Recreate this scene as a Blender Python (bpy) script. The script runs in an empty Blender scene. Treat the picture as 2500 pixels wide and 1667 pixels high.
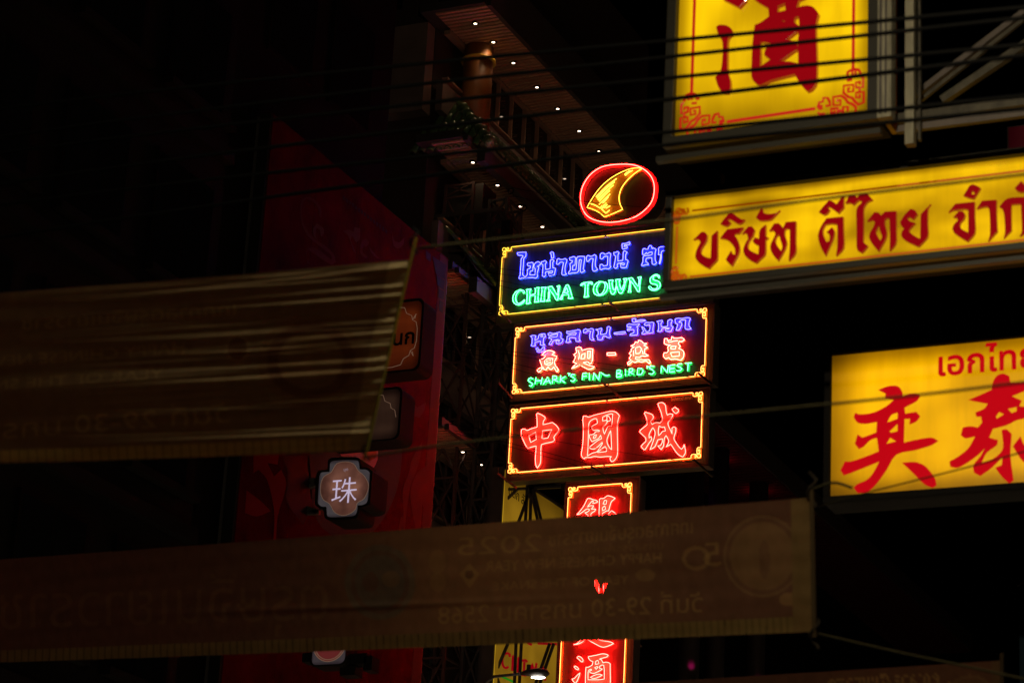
import bpy, bmesh, math, random
import numpy as np
from mathutils import Vector, Matrix
from mathutils.geometry import tessellate_polygon

random.seed(7)
rng = np.random.default_rng(7)
S = bpy.context.scene
COL = S.collection
R = math.radians

# ------------------------------------------------------------------ camera
# Calibrated from the photograph: every sign across the street lies in a plane of
# constant Y, every facade in a plane of constant X.  Units are metres.
FPX = 6400.0                       # focal length in photograph pixels (2500 wide)
YAW, PITCH, ROLL = R(25.2), R(19.85), R(3.22)
CAM = np.array([0.0, 0.0, 1.6])
_f = np.array([-math.sin(YAW)*math.cos(PITCH), math.cos(YAW)*math.cos(PITCH), math.sin(PITCH)])
_r = np.array([math.cos(YAW), math.sin(YAW), 0.0])
_u = np.cross(_r, _f)
_r2 = _r*math.cos(ROLL) + _u*math.sin(ROLL)
_u2 = -_r*math.sin(ROLL) + _u*math.cos(ROLL)

cam = bpy.data.cameras.new('camera')
cam.sensor_width = 36.0
cam.sensor_fit = 'HORIZONTAL'
cam.lens = 36.0*FPX/2500.0
cam.clip_start, cam.clip_end = 0.1, 3000.0
cam.dof.use_dof = True
cam.dof.focus_distance = 50.6
cam.dof.aperture_fstop = 2.6
cam.dof.aperture_blades = 9
cam_ob = bpy.data.objects.new('camera', cam)
COL.objects.link(cam_ob)
cam_ob.matrix_world = Matrix(((_r2[0], _u2[0], -_f[0], CAM[0]), (_r2[1], _u2[1], -_f[1], CAM[1]),
                              (_r2[2], _u2[2], -_f[2], CAM[2]), (0, 0, 0, 1)))
S.camera = cam_ob

# ------------------------------------------------------------------ night sky
w = bpy.data.worlds.new('World')
S.world = w
w.use_nodes = True
nt = w.node_tree
bg = nt.nodes['Background']
sky = nt.nodes.new('ShaderNodeTexSky')
sky.sky_type = 'NISHITA'
sky.sun_disc = False
sky.sun_elevation = R(-9.0)
sky.sun_rotation = R(200)
nt.links.new(sky.outputs[0], bg.inputs[0])
bg.inputs[1].default_value = 0.01
moon = bpy.data.lights.new('moon', 'SUN')
moon.energy = 0.0005
moon.angle = R(0.5)
moon.color = (1.0, 0.93, 0.85)
moon_ob = bpy.data.objects.new('moon', moon)
COL.objects.link(moon_ob)
moon_ob.rotation_euler = (R(50), 0, R(200))

S.view_settings.view_transform = 'Standard'
S.view_settings.look = 'None'
S.view_settings.exposure = 0.0
S.view_settings.gamma = 1.0
S.view_settings.use_curve_mapping = False
cy = S.cycles
cy.use_denoising = True
cy.max_bounces = 5
cy.diffuse_bounces = 2
cy.glossy_bounces = 3
cy.transmission_bounces = 4
cy.sample_clamp_indirect = 2.0
cy.caustics_reflective = False
cy.caustics_refractive = False

# ------------------------------------------------------------------ pixel -> place
def ray(x, y):
    return _f + _r2*((x-1250.0)/FPX) - _u2*((y-833.5)/FPX)
def onY(x, y, Y):
    d = ray(x, y); return CAM + d*(Y/d[1])
def onX(x, y, X):
    d = ray(x, y); return CAM + d*(X/d[0])
def onZ(x, y, Z):
    d = ray(x, y); return CAM + d*((Z-1.6)/d[2])
def atD(x, y, D):
    return CAM + ray(x, y)*D
def proj(P):
    d = np.asarray(P, float) - CAM
    dep = d @ _f
    return 1250.0 + FPX*(d @ _r2)/dep, 833.5 - FPX*(d @ _u2)/dep
def P(s):
    return [tuple(float(v) for v in t.split(',')) for t in s.split()]
def crop(x0, y0, s):
    return lambda pts: [(x0+x*s, y0+y*s) for x, y in pts]

# ------------------------------------------------------------------ materials
MATS = {}
def mat(name, color=(.5, .5, .5), rough=.6, metal=0.0, emit=None, strength=1.0, noise=None, spec=.5, coat=0.0):
    """noise = (scale xyz, amount, bump)"""
    if name in MATS: return MATS[name]
    m = bpy.data.materials.new(name); m.use_nodes = True
    n = m.node_tree.nodes; l = m.node_tree.links
    b = n['Principled BSDF']
    b.inputs['Base Color'].default_value = (*color, 1)
    b.inputs['Roughness'].default_value = rough
    b.inputs['Metallic'].default_value = metal
    b.inputs['Specular IOR Level'].default_value = spec
    b.inputs['Coat Weight'].default_value = coat
    if emit:
        b.inputs['Emission Color'].default_value = (*emit, 1)
        b.inputs['Emission Strength'].default_value = strength
    if noise:
        sc, amt, bump = noise
        tc = n.new('ShaderNodeTexCoord'); mp = n.new('ShaderNodeMapping'); tx = n.new('ShaderNodeTexNoise')
        mp.inputs['Scale'].default_value = sc
        tx.inputs['Scale'].default_value = 1.0; tx.inputs['Detail'].default_value = 6.0; tx.inputs['Roughness'].default_value = .65
        l.new(tc.outputs['Object'], mp.inputs[0]); l.new(mp.outputs[0], tx.inputs['Vector'])
        rp = n.new('ShaderNodeValToRGB')
        rp.color_ramp.elements[0].position = .3; rp.color_ramp.elements[1].position = .72
        k = 1-amt
        rp.color_ramp.elements[0].color = (color[0]*k, color[1]*k, color[2]*k, 1)
        rp.color_ramp.elements[1].color = (*[min(1, c*(1+amt*.5)) for c in color], 1)
        l.new(tx.outputs['Fac'], rp.inputs[0]); l.new(rp.outputs[0], b.inputs['Base Color'])
        if bump:
            bp = n.new('ShaderNodeBump'); bp.inputs['Strength'].default_value = bump; bp.inputs['Distance'].default_value = .01
            l.new(tx.outputs['Fac'], bp.inputs['Height']); l.new(bp.outputs[0], b.inputs['Normal'])
    MATS[name] = m
    return m
def glow(name, rgb):
    if name in MATS: return MATS[name]
    m = bpy.data.materials.new(name); m.use_nodes = True
    n = m.node_tree.nodes; n.clear()
    o = n.new('ShaderNodeOutputMaterial'); e = n.new('ShaderNodeEmission')
    s = max(rgb); e.inputs[0].default_value = (rgb[0]/s, rgb[1]/s, rgb[2]/s, 1); e.inputs[1].default_value = s
    m.node_tree.links.new(e.outputs[0], o.inputs[0])
    MATS[name] = m
    return m
def lit_face(name, rgb, lo, scale, gloss=.25, edge=.12, base=None):
    """acrylic face of a lightbox: uneven light from the tubes behind it, weaker towards the cabinet edge"""
    if name in MATS: return MATS[name]
    m = bpy.data.materials.new(name); m.use_nodes = True
    n = m.node_tree.nodes; l = m.node_tree.links; b = n['Principled BSDF']
    b.inputs['Base Color'].default_value = (*(base or (rgb[0]*.10, rgb[1]*.10, rgb[2]*.10)), 1)
    b.inputs['Roughness'].default_value = gloss
    tc = n.new('ShaderNodeTexCoord'); mp = n.new('ShaderNodeMapping'); tx = n.new('ShaderNodeTexNoise')
    mp.inputs['Scale'].default_value = scale
    tx.inputs['Scale'].default_value = 1; tx.inputs['Detail'].default_value = 2
    l.new(tc.outputs['Object'], mp.inputs[0]); l.new(mp.outputs[0], tx.inputs['Vector'])
    mr = n.new('ShaderNodeMapRange'); mr.inputs[1].default_value = .36; mr.inputs[2].default_value = .64
    mr.inputs[3].default_value = lo; mr.inputs[4].default_value = 1.0
    l.new(tx.outputs['Fac'], mr.inputs[0])
    sep = n.new('ShaderNodeSeparateXYZ'); l.new(tc.outputs['Generated'], sep.inputs[0])
    # grime washed down the face by rain
    g2 = n.new('ShaderNodeMapping'); g2.inputs['Scale'].default_value = (5, 1, .5); t2 = n.new('ShaderNodeTexNoise')
    t2.inputs['Scale'].default_value = 1; t2.inputs['Detail'].default_value = 7; t2.inputs['Roughness'].default_value = .7
    l.new(tc.outputs['Object'], g2.inputs[0]); l.new(g2.outputs[0], t2.inputs['Vector'])
    m2 = n.new('ShaderNodeMapRange'); m2.inputs[1].default_value = .35; m2.inputs[2].default_value = .6; m2.inputs[3].default_value = .86; m2.inputs[4].default_value = 1.0
    l.new(t2.outputs['Fac'], m2.inputs[0])
    mg = n.new('ShaderNodeMath'); mg.operation = 'MULTIPLY'; l.new(mr.outputs[0], mg.inputs[0]); l.new(m2.outputs[0], mg.inputs[1])
    prev = mg.outputs[0]
    for ax in (0, 2):
        a = n.new('ShaderNodeMath'); a.operation = 'PINGPONG'; a.inputs[1].default_value = .5
        l.new(sep.outputs[ax], a.inputs[0])
        r2 = n.new('ShaderNodeMapRange'); r2.interpolation_type = 'SMOOTHSTEP'
        r2.inputs[1].default_value = 0; r2.inputs[2].default_value = edge if ax == 0 else edge*1.8
        r2.inputs[3].default_value = .38; r2.inputs[4].default_value = 1.0
        l.new(a.outputs[0], r2.inputs[0])
        mu = n.new('ShaderNodeMath'); mu.operation = 'MULTIPLY'
        l.new(prev, mu.inputs[0]); l.new(r2.outputs[0], mu.inputs[1]); prev = mu.outputs[0]
    mc = n.new('ShaderNodeMix'); mc.data_type = 'RGBA'
    mc.inputs['A'].default_value = (rgb[0], rgb[1]*.80, rgb[2], 1); mc.inputs['B'].default_value = (*rgb, 1)
    l.new(prev, mc.inputs['Factor']); l.new(mc.outputs['Result'], b.inputs['Emission Color'])
    l.new(prev, b.inputs['Emission Strength'])
    MATS[name] = m
    return m
def fabric(name, trans=.55):
    if name in MATS: return MATS[name]
    m = bpy.data.materials.new(name); m.use_nodes = True
    n = m.node_tree.nodes; l = m.node_tree.links; n.clear()
    o = n.new('ShaderNodeOutputMaterial'); d = n.new('ShaderNodeBsdfDiffuse'); t = n.new('ShaderNodeBsdfTranslucent')
    mx = n.new('ShaderNodeMixShader'); mx.inputs[0].default_value = trans
    at = n.new('ShaderNodeAttribute'); at.attribute_name = 'print'
    tc = n.new('ShaderNodeTexCoord'); wv = n.new('ShaderNodeTexNoise'); wv.inputs['Scale'].default_value = 9; wv.inputs['Detail'].default_value = 5
    l.new(tc.outputs['Object'], wv.inputs['Vector'])
    mr = n.new('ShaderNodeMapRange'); mr.inputs[3].default_value = .7; mr.inputs[4].default_value = 1.25
    l.new(wv.outputs['Fac'], mr.inputs[0])
    vm = n.new('ShaderNodeVectorMath'); vm.operation = 'SCALE'
    l.new(at.outputs['Color'], vm.inputs[0]); l.new(mr.outputs[0], vm.inputs['Scale'])
    l.new(vm.outputs[0], d.inputs[0]); l.new(vm.outputs[0], t.inputs[0])
    l.new(d.outputs[0], mx.inputs[1]); l.new(t.outputs[0], mx.inputs[2]); l.new(mx.outputs[0], o.inputs[0])
    MATS[name] = m
    return m

# ------------------------------------------------------------------ object helpers
ORG = {}
def tag(o, label=None, cat=None, group=None, kind=None):
    if label: o['label'] = label
    if cat: o['category'] = cat
    if group: o['group'] = group
    if kind: o['kind'] = kind
    return o
def thing(name, base, label, cat, group=None):
    o = bpy.data.objects.new(name, None); COL.objects.link(o)
    o.location = base; o.empty_display_size = .2
    ORG[o.name] = np.array(base, float)
    return tag(o, label, cat, group)
def org(o):
    if o is None: return np.zeros(3)
    return ORG[o.name]
class MB:
    """collects world-space geometry; build() links it as one mesh object"""
    def __init__(s): s.v = []; s.f = []
    def add(s, verts, faces):
        b = len(s.v); s.v.extend([tuple(map(float, q)) for q in verts]); s.f.extend([tuple(i+b for i in f) for f in faces]); return s
    def box(s, a, b):
        x0, y0, z0 = a; x1, y1, z1 = b
        return s.add([(x0,y0,z0),(x1,y0,z0),(x1,y1,z0),(x0,y1,z0),(x0,y0,z1),(x1,y0,z1),(x1,y1,z1),(x0,y1,z1)],
                     [(0,3,2,1),(4,5,6,7),(0,1,5,4),(1,2,6,5),(2,3,7,6),(3,0,4,7)])
    def bar(s, a, b, w, h=None):
        h = h or w
        a = Vector(a); b = Vector(b); d = (b-a).normalized()
        up = Vector((0,0,1)) if abs(d.z) < .95 else Vector((1,0,0))
        x = d.cross(up).normalized()*(w/2); y = x.cross(d).normalized()*(h/2)
        q = [p+i*x+j*y for p in (a, b) for i, j in ((-1,-1),(1,-1),(1,1),(-1,1))]
        return s.add(q, [(0,1,2,3),(7,6,5,4),(0,4,5,1),(1,5,6,2),(2,6,7,3),(3,7,4,0)])
    def tube(s, pts, rad, n=6, closed=False):
        pts = [Vector(p) for p in pts]; N = len(pts)
        rings = []; nrm = None
        for i in range(N):
            a = pts[i-1] if (i > 0 or closed) else pts[i]
            c = pts[(i+1) % N] if (i < N-1 or closed) else pts[i]
            t = (c-a)
            t = t.normalized() if t.length > 1e-9 else Vector((1,0,0))
            if nrm is None:
                nrm = t.orthogonal().normalized()
            else:
                nrm = (nrm - t*nrm.dot(t))
                nrm = nrm.normalized() if nrm.length > 1e-6 else t.orthogonal().normalized()
            bn = t.cross(nrm)
            rr = rad[i] if isinstance(rad, (list, tuple)) else rad
            rings.append([pts[i] + (nrm*math.cos(2*math.pi*k/n) + bn*math.sin(2*math.pi*k/n))*rr for k in range(n)])
        v = [q for r_ in rings for q in r_]
        f = []
        for i in range(N if closed else N-1):
            j = (i+1) % N
            for k in range(n):
                k2 = (k+1) % n
                f.append((i*n+k, i*n+k2, j*n+k2, j*n+k))
        if not closed:
            f.append(tuple(range(n-1, -1, -1))); f.append(tuple((N-1)*n+k for k in range(n)))
        return s.add(v, f)
    def cyl(s, a, b, r0, r1=None, n=12):
        r1 = r0 if r1 is None else r1
        return s.tube([a, b], [r0, r1], n)
    def build(s, name, m, parent=None, smooth=False):
        o3 = org(parent)
        me = bpy.data.meshes.new(name)
        me.from_pydata([(x-o3[0], y-o3[1], z-o3[2]) for x, y, z in s.v], [], s.f)
        me.update()
        if m: me.materials.append(m)
        if smooth:
            me.polygons.foreach_set('use_smooth', [True]*len(me.polygons))
        o = bpy.data.objects.new(name, me); COL.objects.link(o)
        if parent: o.parent = parent
        ORG[o.name] = o3
        return o
def own(name, mb, m, base, label, cat, group=None, smooth=False):
    """a thing that is one mesh, origin at base"""
    me = bpy.data.meshes.new(name)
    me.from_pydata([(x-base[0], y-base[1], z-base[2]) for x, y, z in mb.v], [], mb.f); me.update()
    me.materials.append(m)
    if smooth: me.polygons.foreach_set('use_smooth', [True]*len(me.polygons))
    o = bpy.data.objects.new(name, me); COL.objects.link(o); o.location = base
    ORG[o.name] = np.array(base, float)
    return tag(o, label, cat, group)

def smooth_poly(pts, closed=True, sub=3, sharp=50):
    """Catmull-Rom through the traced points; corners sharper than `sharp` degrees stay corners"""
    pts = [np.array(p, float) for p in pts]; N = len(pts); out = []
    if N < 3: return [tuple(p) for p in pts]
    def corner(i):
        if not closed and i in (0, N-1): return True
        a = pts[i]-pts[i-1]; b = pts[(i+1) % N]-pts[i]
        c = a@b/(np.linalg.norm(a)*np.linalg.norm(b)+1e-9)
        return math.degrees(math.acos(max(-1, min(1, c)))) > sharp
    for i in range(N if closed else N-1):
        p1, p2 = pts[i], pts[(i+1) % N]
        p0 = pts[i-1] if (closed or i > 0) else p1
        p3 = pts[(i+2) % N] if (closed or i < N-2) else p2
        L = np.linalg.norm(p2-p1)
        def tan(a, b, c):
            t = (c-a)*.5; ln = np.linalg.norm(t)
            return t*(min(1.0, L/ln) if ln > 1e-9 else 0)
        t1 = tan(p0, p1, p2); t2 = tan(p1, p2, p3)
        if corner(i): t1 = (p2-p1)*.9 if False else (p2-p1)
        if corner((i+1) % N): t2 = (p2-p1)
        for k in range(sub):
            t = k/sub; a = 2*t**3-3*t*t+1; b = t**3-2*t*t+t; c = -2*t**3+3*t*t; d = t**3-t*t
            out.append(tuple(a*p1+b*t1+c*p2+d*t2))
    if not closed: out.append(tuple(pts[-1]))
    return out
def plate(loops, depth, axis='Y'):
    """loops: lists of 3-D points in one plane (first outer, rest holes); thickened by `depth` along the axis"""
    loops = [[Vector(p) for p in lp] for lp in loops]
    tris = tessellate_polygon(loops)
    flat = [p for lp in loops for p in lp]; n = len(flat)
    dv = Vector((0, depth, 0)) if axis == 'Y' else Vector((depth, 0, 0))
    mb = MB()
    v = flat + [p+dv for p in flat]
    f = [tuple(t) for t in tris] + [tuple(i+n for i in reversed(t)) for t in tris]
    b = 0
    for lp in loops:
        L = len(lp)
        for i in range(L):
            j = (i+1) % L
            f.append((b+i, b+j, b+j+n, b+i+n))
        b += L
    mb.add(v, f)
    return mb
def recalc(o):
    bm = bmesh.new(); bm.from_mesh(o.data); bmesh.ops.recalc_face_normals(bm, faces=bm.faces); bm.to_mesh(o.data); bm.free(); return o
_tc = {}
def text_polys(body, res=3):
    """outlines of a line of lettering in the built-in font: [polygon], advance width"""
    if body in _tc: return _tc[body]
    c = bpy.data.curves.new('tmp', 'FONT'); c.body = body; c.size = 1.0; c.resolution_u = res
    o = bpy.data.objects.new('tmp', c); COL.objects.link(o)
    bpy.context.view_layer.update()
    dg = bpy.context.evaluated_depsgraph_get()
    cu = o.to_curve(dg)
    out = []
    for sp in cu.splines:
        bp = sp.bezier_points; N = len(bp); poly = []
        if N == 0:
            poly = [(p.co.x, p.co.y) for p in sp.points]
        for i in range(N):
            a = bp[i]; b = bp[(i+1) % N]
            p0, p1, p2, p3 = a.co, a.handle_right, b.handle_left, b.co
            straight = (p1-p0).cross(p3-p0).length < 1e-5 and (p2-p0).cross(p3-p0).length < 1e-5
            ts = (0,) if straight else [k/res for k in range(res)]
            for t in ts:
                q = p0*(1-t)**3 + p1*3*t*(1-t)**2 + p2*3*t*t*(1-t) + p3*t**3
                poly.append((q.x, q.y))
        if len(poly) > 2: out.append(np.array(poly))
    o.to_curve_clear()
    bpy.data.objects.remove(o); bpy.data.curves.remove(c)
    lo = min(p[:, 0].min() for p in out); hi = max(p[:, 0].max() for p in out)
    out = [p - np.array([lo, 0]) for p in out]
    _tc[body] = (out, hi-lo)
    return _tc[body]
def inside(px, py, polys):
    r_ = np.zeros(px.shape, bool)
    for q in polys:
        q = np.asarray(q); x0, y0 = q[:, 0], q[:, 1]; x1, y1 = np.roll(x0, -1), np.roll(y0, -1)
        sel = (px >= x0.min()) & (px <= x0.max()) & (py >= y0.min()) & (py <= y0.max())
        if not sel.any(): continue
        X, Y = px[sel][:, None], py[sel][:, None]
        c = ((y0 > Y) != (y1 > Y)) & (X < (x1-x0)*(Y-y0)/(y1-y0+1e-12)+x0)
        r_[sel] ^= (c.sum(1) % 2).astype(bool)
    return r_
# ------------------------------------------------------------------ shared materials
M_PANEL = mat('sign_panel_weathered', (.050, .040, .036), .5, noise=((14, 1, 1.1), .65, .15))
M_PANEL2 = mat('sign_panel_maroon', (.070, .026, .022), .5, noise=((14, 1, 1.1), .5, .12))
M_PANEL3 = mat('sign_panel_red', (.050, .016, .012), .5, noise=((9, 1, 1.0), .45, .12))
M_PANEL4 = mat('sign_panel_bright_red', (.15, .028, .020), .5, noise=((9, 1, 1.0), .35, .12))
M_CAB = mat('sign_cabinet_sheet_metal', (.06, .045, .038), .55, noise=((3, 3, 3), .5, .1))
M_STEEL = mat('dark_painted_steel', (.045, .037, .033), .55, noise=((4, 4, 4), .5, .1))
M_RUST = mat('red_oxide_steel', (.20, .05, .035), .6, noise=((6, 6, 6), .5, .1))
M_ALU = mat('aluminium_trim', (.052, .045, .032), .45, metal=.4, noise=((12, 12, 5), .6, .15))
M_BLACK = mat('black_trim', (.008, .007, .006), .8, spec=.08)
M_WIRE = mat('black_cable', (.002, .002, .002), .95, spec=.02)
M_CABD = mat('lightbox_cabinet_dark', (.012, .010, .009), .8, spec=.15)
M_ALUD = mat('dull_aluminium_rail', (.022, .020, .015), .45, metal=.3)
M_GLASSTUBE = mat('unlit_glass', (.55, .52, .48), .2)
G_BLUE = glow('neon_blue', (.85, .85, 22.0))
G_VIOL = glow('neon_violet', (.95, .80, 17.0))
G_GREEN = glow('neon_green', (.85, 13.0, 2.6))
G_RED = glow('neon_red', (78, 1.15, .85))
G_PINK = glow('neon_warm_red', (56, 2.3, 1.5))
G_AMBER = glow('neon_amber', (7.0, 1.75, .36))
G_YEL = glow('neon_yellow', (2.8, 1.6, .14))
G_FIN = glow('neon_fin_yellow', (6.0, 3.0, .24))
P_BLUE = mat('paint_blue', (.10, .20, .85), .45, noise=((12, 2, 2), .35, 0))
P_VIOL = mat('paint_violet_blue', (.24, .22, .80), .45, noise=((12, 2, 2), .3, 0))
P_GREEN = mat('paint_green', (.03, .62, .30), .45, noise=((12, 2, 2), .4, 0))
P_RED = mat('paint_coral_red', (.92, .30, .19), .45, noise=((8, 2, 2), .2, 0))
P_CREAM = mat('paint_faded_coral', (.95, .60, .42), .45, noise=((10, 2, 2), .25, 0))
P_AMBER = mat('paint_amber', (.85, .50, .05), .45, noise=((8, 8, 8), .2, 0))
P_FIN = mat('paint_fin_yellow', (.34, .20, .008), .4)

YN = 42.0            # plane of the neon sign faces
TUBE = .085          # stand-off of the tubes
def W(pts, Y): return [tuple(onY(x, y, Y)) for x, y in pts]

def neon_letter(root, loops, pm, gm, Y=YN, open_=False, rad=.0066, holes=True, sub=3, fill=True, stand=TUBE):
    """one letter: a painted raised plate with a glass tube bent along its outline"""
    sm = [smooth_poly(lp, True, sub) for lp in loops]
    tub = [W(lp, Y-stand) for lp in sm]
    let = None
    if fill:
        pl = [[(x, Y-.030, z) for x, y, z in lp] for lp in tub]
        let = recalc(plate(pl if holes else pl[:1], .028).build('letter', pm, root))
    mb = MB()
    for lp in tub: mb.tube(lp, rad, 6, True)
    mb.build('neon_tube', gm, let or root)
    return let
def neon_strokes(root, strokes, pm, gm, Y=YN, rad=.0062, width=.045, stand=TUBE, fill=True):
    """one letter: single-line tube over a painted plate of the same stroke"""
    tub = [W(smooth_poly(s_, False, 3, 40), Y-stand) for s_ in strokes]
    let = None
    if fill:
        mb = MB()
        for k, t in enumerate(tub):
            lo = [np.array(p) for p in t]; left = []; right = []
            for i, p in enumerate(lo):
                d = lo[min(i+1, len(lo)-1)]-lo[max(i-1, 0)]; d = d/(np.linalg.norm(d)+1e-9)
                n = np.array([-d[2], 0, d[0]])*width/2
                left.append(p+n); right.append(p-n)
            y1 = Y-.030-.0012*k
            for i in range(len(lo)-1):
                q = [left[i], left[i+1], right[i+1], right[i]]
                v = [(a[0], y1, a[2]) for a in q]+[(a[0], Y-.002, a[2]) for a in q]
                mb.add(v, [(0,1,2,3),(0,4,5,1),(1,5,6,2),(2,6,7,3),(3,7,4,0)])
        let = mb.build('letter', pm, root)
    mb = MB()
    for t in tub: mb.tube(t, rad, 6)
    mb.build('neon_tube', gm, let or root)
    return let

ORN_A = [(0,1),(.33,.97),(.36,.48),(.10,.48),(.10,.78),(.24,.78),(.24,.62)]
ORN_B = [(.36,.48),(.30,.33),(.03,.33),(.03,.03),(.30,.03),(.36,.22),(.62,.22),(.66,.06),(.47,.06),(.44,.34),(.90,.34),(.95,.0)]
def neon_cabinet(root, x0, x1, z0, z1, marg, gm, orn=.2, Y=YN, panel=None, joints=True, skip_right=False):
    """sheet-metal cabinet, streaked face, border tubes with a fret at each corner.  x0..z1 = rectangle of the border tubes"""
    ml, mr_, mb_, mt_ = marg
    X0, X1, Z0, Z1 = x0-ml, x1+mr_, z0-mb_, z1+mt_
    MB().box((X0, Y+.004, Z0), (X1, Y+.30, Z1)).build('cabinet', M_CAB, root)
    MB().box((X0+.012, Y, Z0+.012), (X1-.012, Y+.003, Z1-.012)).build('face_panel', panel or M_PANEL, root)
    rim = MB()
    for a, b in (((X0-.004, Y-.022, Z0-.012), (X1+.004, Y+.02, Z0+.012)), ((X0-.004, Y-.022, Z1-.012), (X1+.004, Y+.02, Z1+.012)),
                 ((X0-.006, Y-.020, Z0+.013), (X0+.012, Y+.02, Z1-.013)), ((X1-.012, Y-.020, Z0+.013), (X1+.006, Y+.02, Z1-.013))):
        rim.box(a, b)
    rim.build('rim', M_CAB, root)
    Yt = Y-TUBE
    def fr(cx, cz, sx, sz, pts): return [(cx+sx*u*orn, Yt, cz+sz*v*orn) for u, v in pts]
    for cx, cz, sx, sz in ((x0, z1, 1, -1), (x1, z1, -1, -1), (x0, z0, 1, 1), (x1, z0, -1, 1)):
        if skip_right and sx < 0: continue
        pl = MB().box((min(cx, cx+sx*orn*.95), Y-.030, min(cz, cz+sz*orn*.36)), (max(cx, cx+sx*orn*.95), Y-.002, max(cz, cz+sz*orn*.36)))
        pl.box((min(cx, cx+sx*orn*.38), Y-.029, min(cz+sz*orn*.36, cz+sz*orn*.95)), (max(cx, cx+sx*orn*.38), Y-.003, max(cz+sz*orn*.36, cz+sz*orn*.95)))
        o = pl.build('corner_ornament', P_AMBER, root)
        t = MB()
        t.tube([Vector(p) for p in smooth3(fr(cx, cz, sx, sz, ORN_A))], .0060, 6)
        t.tube([Vector(p) for p in smooth3(fr(cx, cz, sx, sz, ORN_B))], .0060, 6)
        t.build('neon_tube', gm, o)
    st = MB()
    w_ = .011
    st.box((x0+orn, Y-.026, z1-w_), (x1-orn, Y-.002, z1+w_)); st.box((x0+orn, Y-.026, z0-w_), (x1-orn, Y-.002, z0+w_))
    st.box((x0-w_, Y-.026, z0+orn), (x0+w_, Y-.002, z1-orn)); st.box((x1-w_, Y-.026, z0+orn), (x1+w_, Y-.002, z1-orn))
    st.build('border_strip', P_AMBER, root)
    xm = (x0+x1)/2 + .03
    def run(a, b):
        MB().tube([a, b], .0066, 6).build('border_tube', gm, root)
    for z in (z0, z1):
        if joints:
            run((x0+orn*1.02, Yt, z), (xm-.02, Yt, z)); run((xm+.02, Yt, z), (x1-orn*1.02, Yt, z))
            for s_ in (-1, 1):
                MB().tube([(xm+s_*.02, Yt, z), (xm+s_*.012, Yt+.02, z-.012), (xm+s_*.03, Yt+.05, z-.016), (xm+s_*.05, Yt+.07, z-.014)], .009, 5).build('electrode', M_GLASSTUBE, root)
        else:
            run((x0+orn*1.02, Yt, z), (x1-orn*1.02, Yt, z))
    for x in ((x0,) if skip_right else (x0, x1)):
        run((x, Yt, z0+orn*1.02), (x, Yt, z1-orn*1.02))
    # screws along the face edge
    for k in range(9):
        xx = X0+(X1-X0)*(k+.5)/9
        for zz in (Z0+.045, Z1-.045):
            MB().cyl((xx, Y-.010, zz), (xx, Y, zz), .009, .011, 8).build('screw', M_STEEL, root)
    return X0, X1, Z0, Z1
def smooth3(pts):
    q = smooth_poly([(p[0], p[2]) for p in pts], False, 3, 200)
    return [(a, pts[0][1], b) for a, b in q]

T1 = crop(1210, 560, 210/2352); T2 = crop(1410, 550, 210/2352); T3 = crop(1210, 660, 210/2352); T4 = crop(1410, 640, 210/2352)
U1 = crop(1250, 760, 250/1960); U2 = crop(1490, 750, 250/1960)
A1 = crop(1240, 970, 160/1254); A2 = crop(1400, 980, 140/1372); A3 = crop(1540, 950, 190/1568)
V1 = crop(1380, 1170, 190/2352); V2 = crop(1360, 1540, 200/2352)
E1 = crop(1400, 380, 225/1960)

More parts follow.
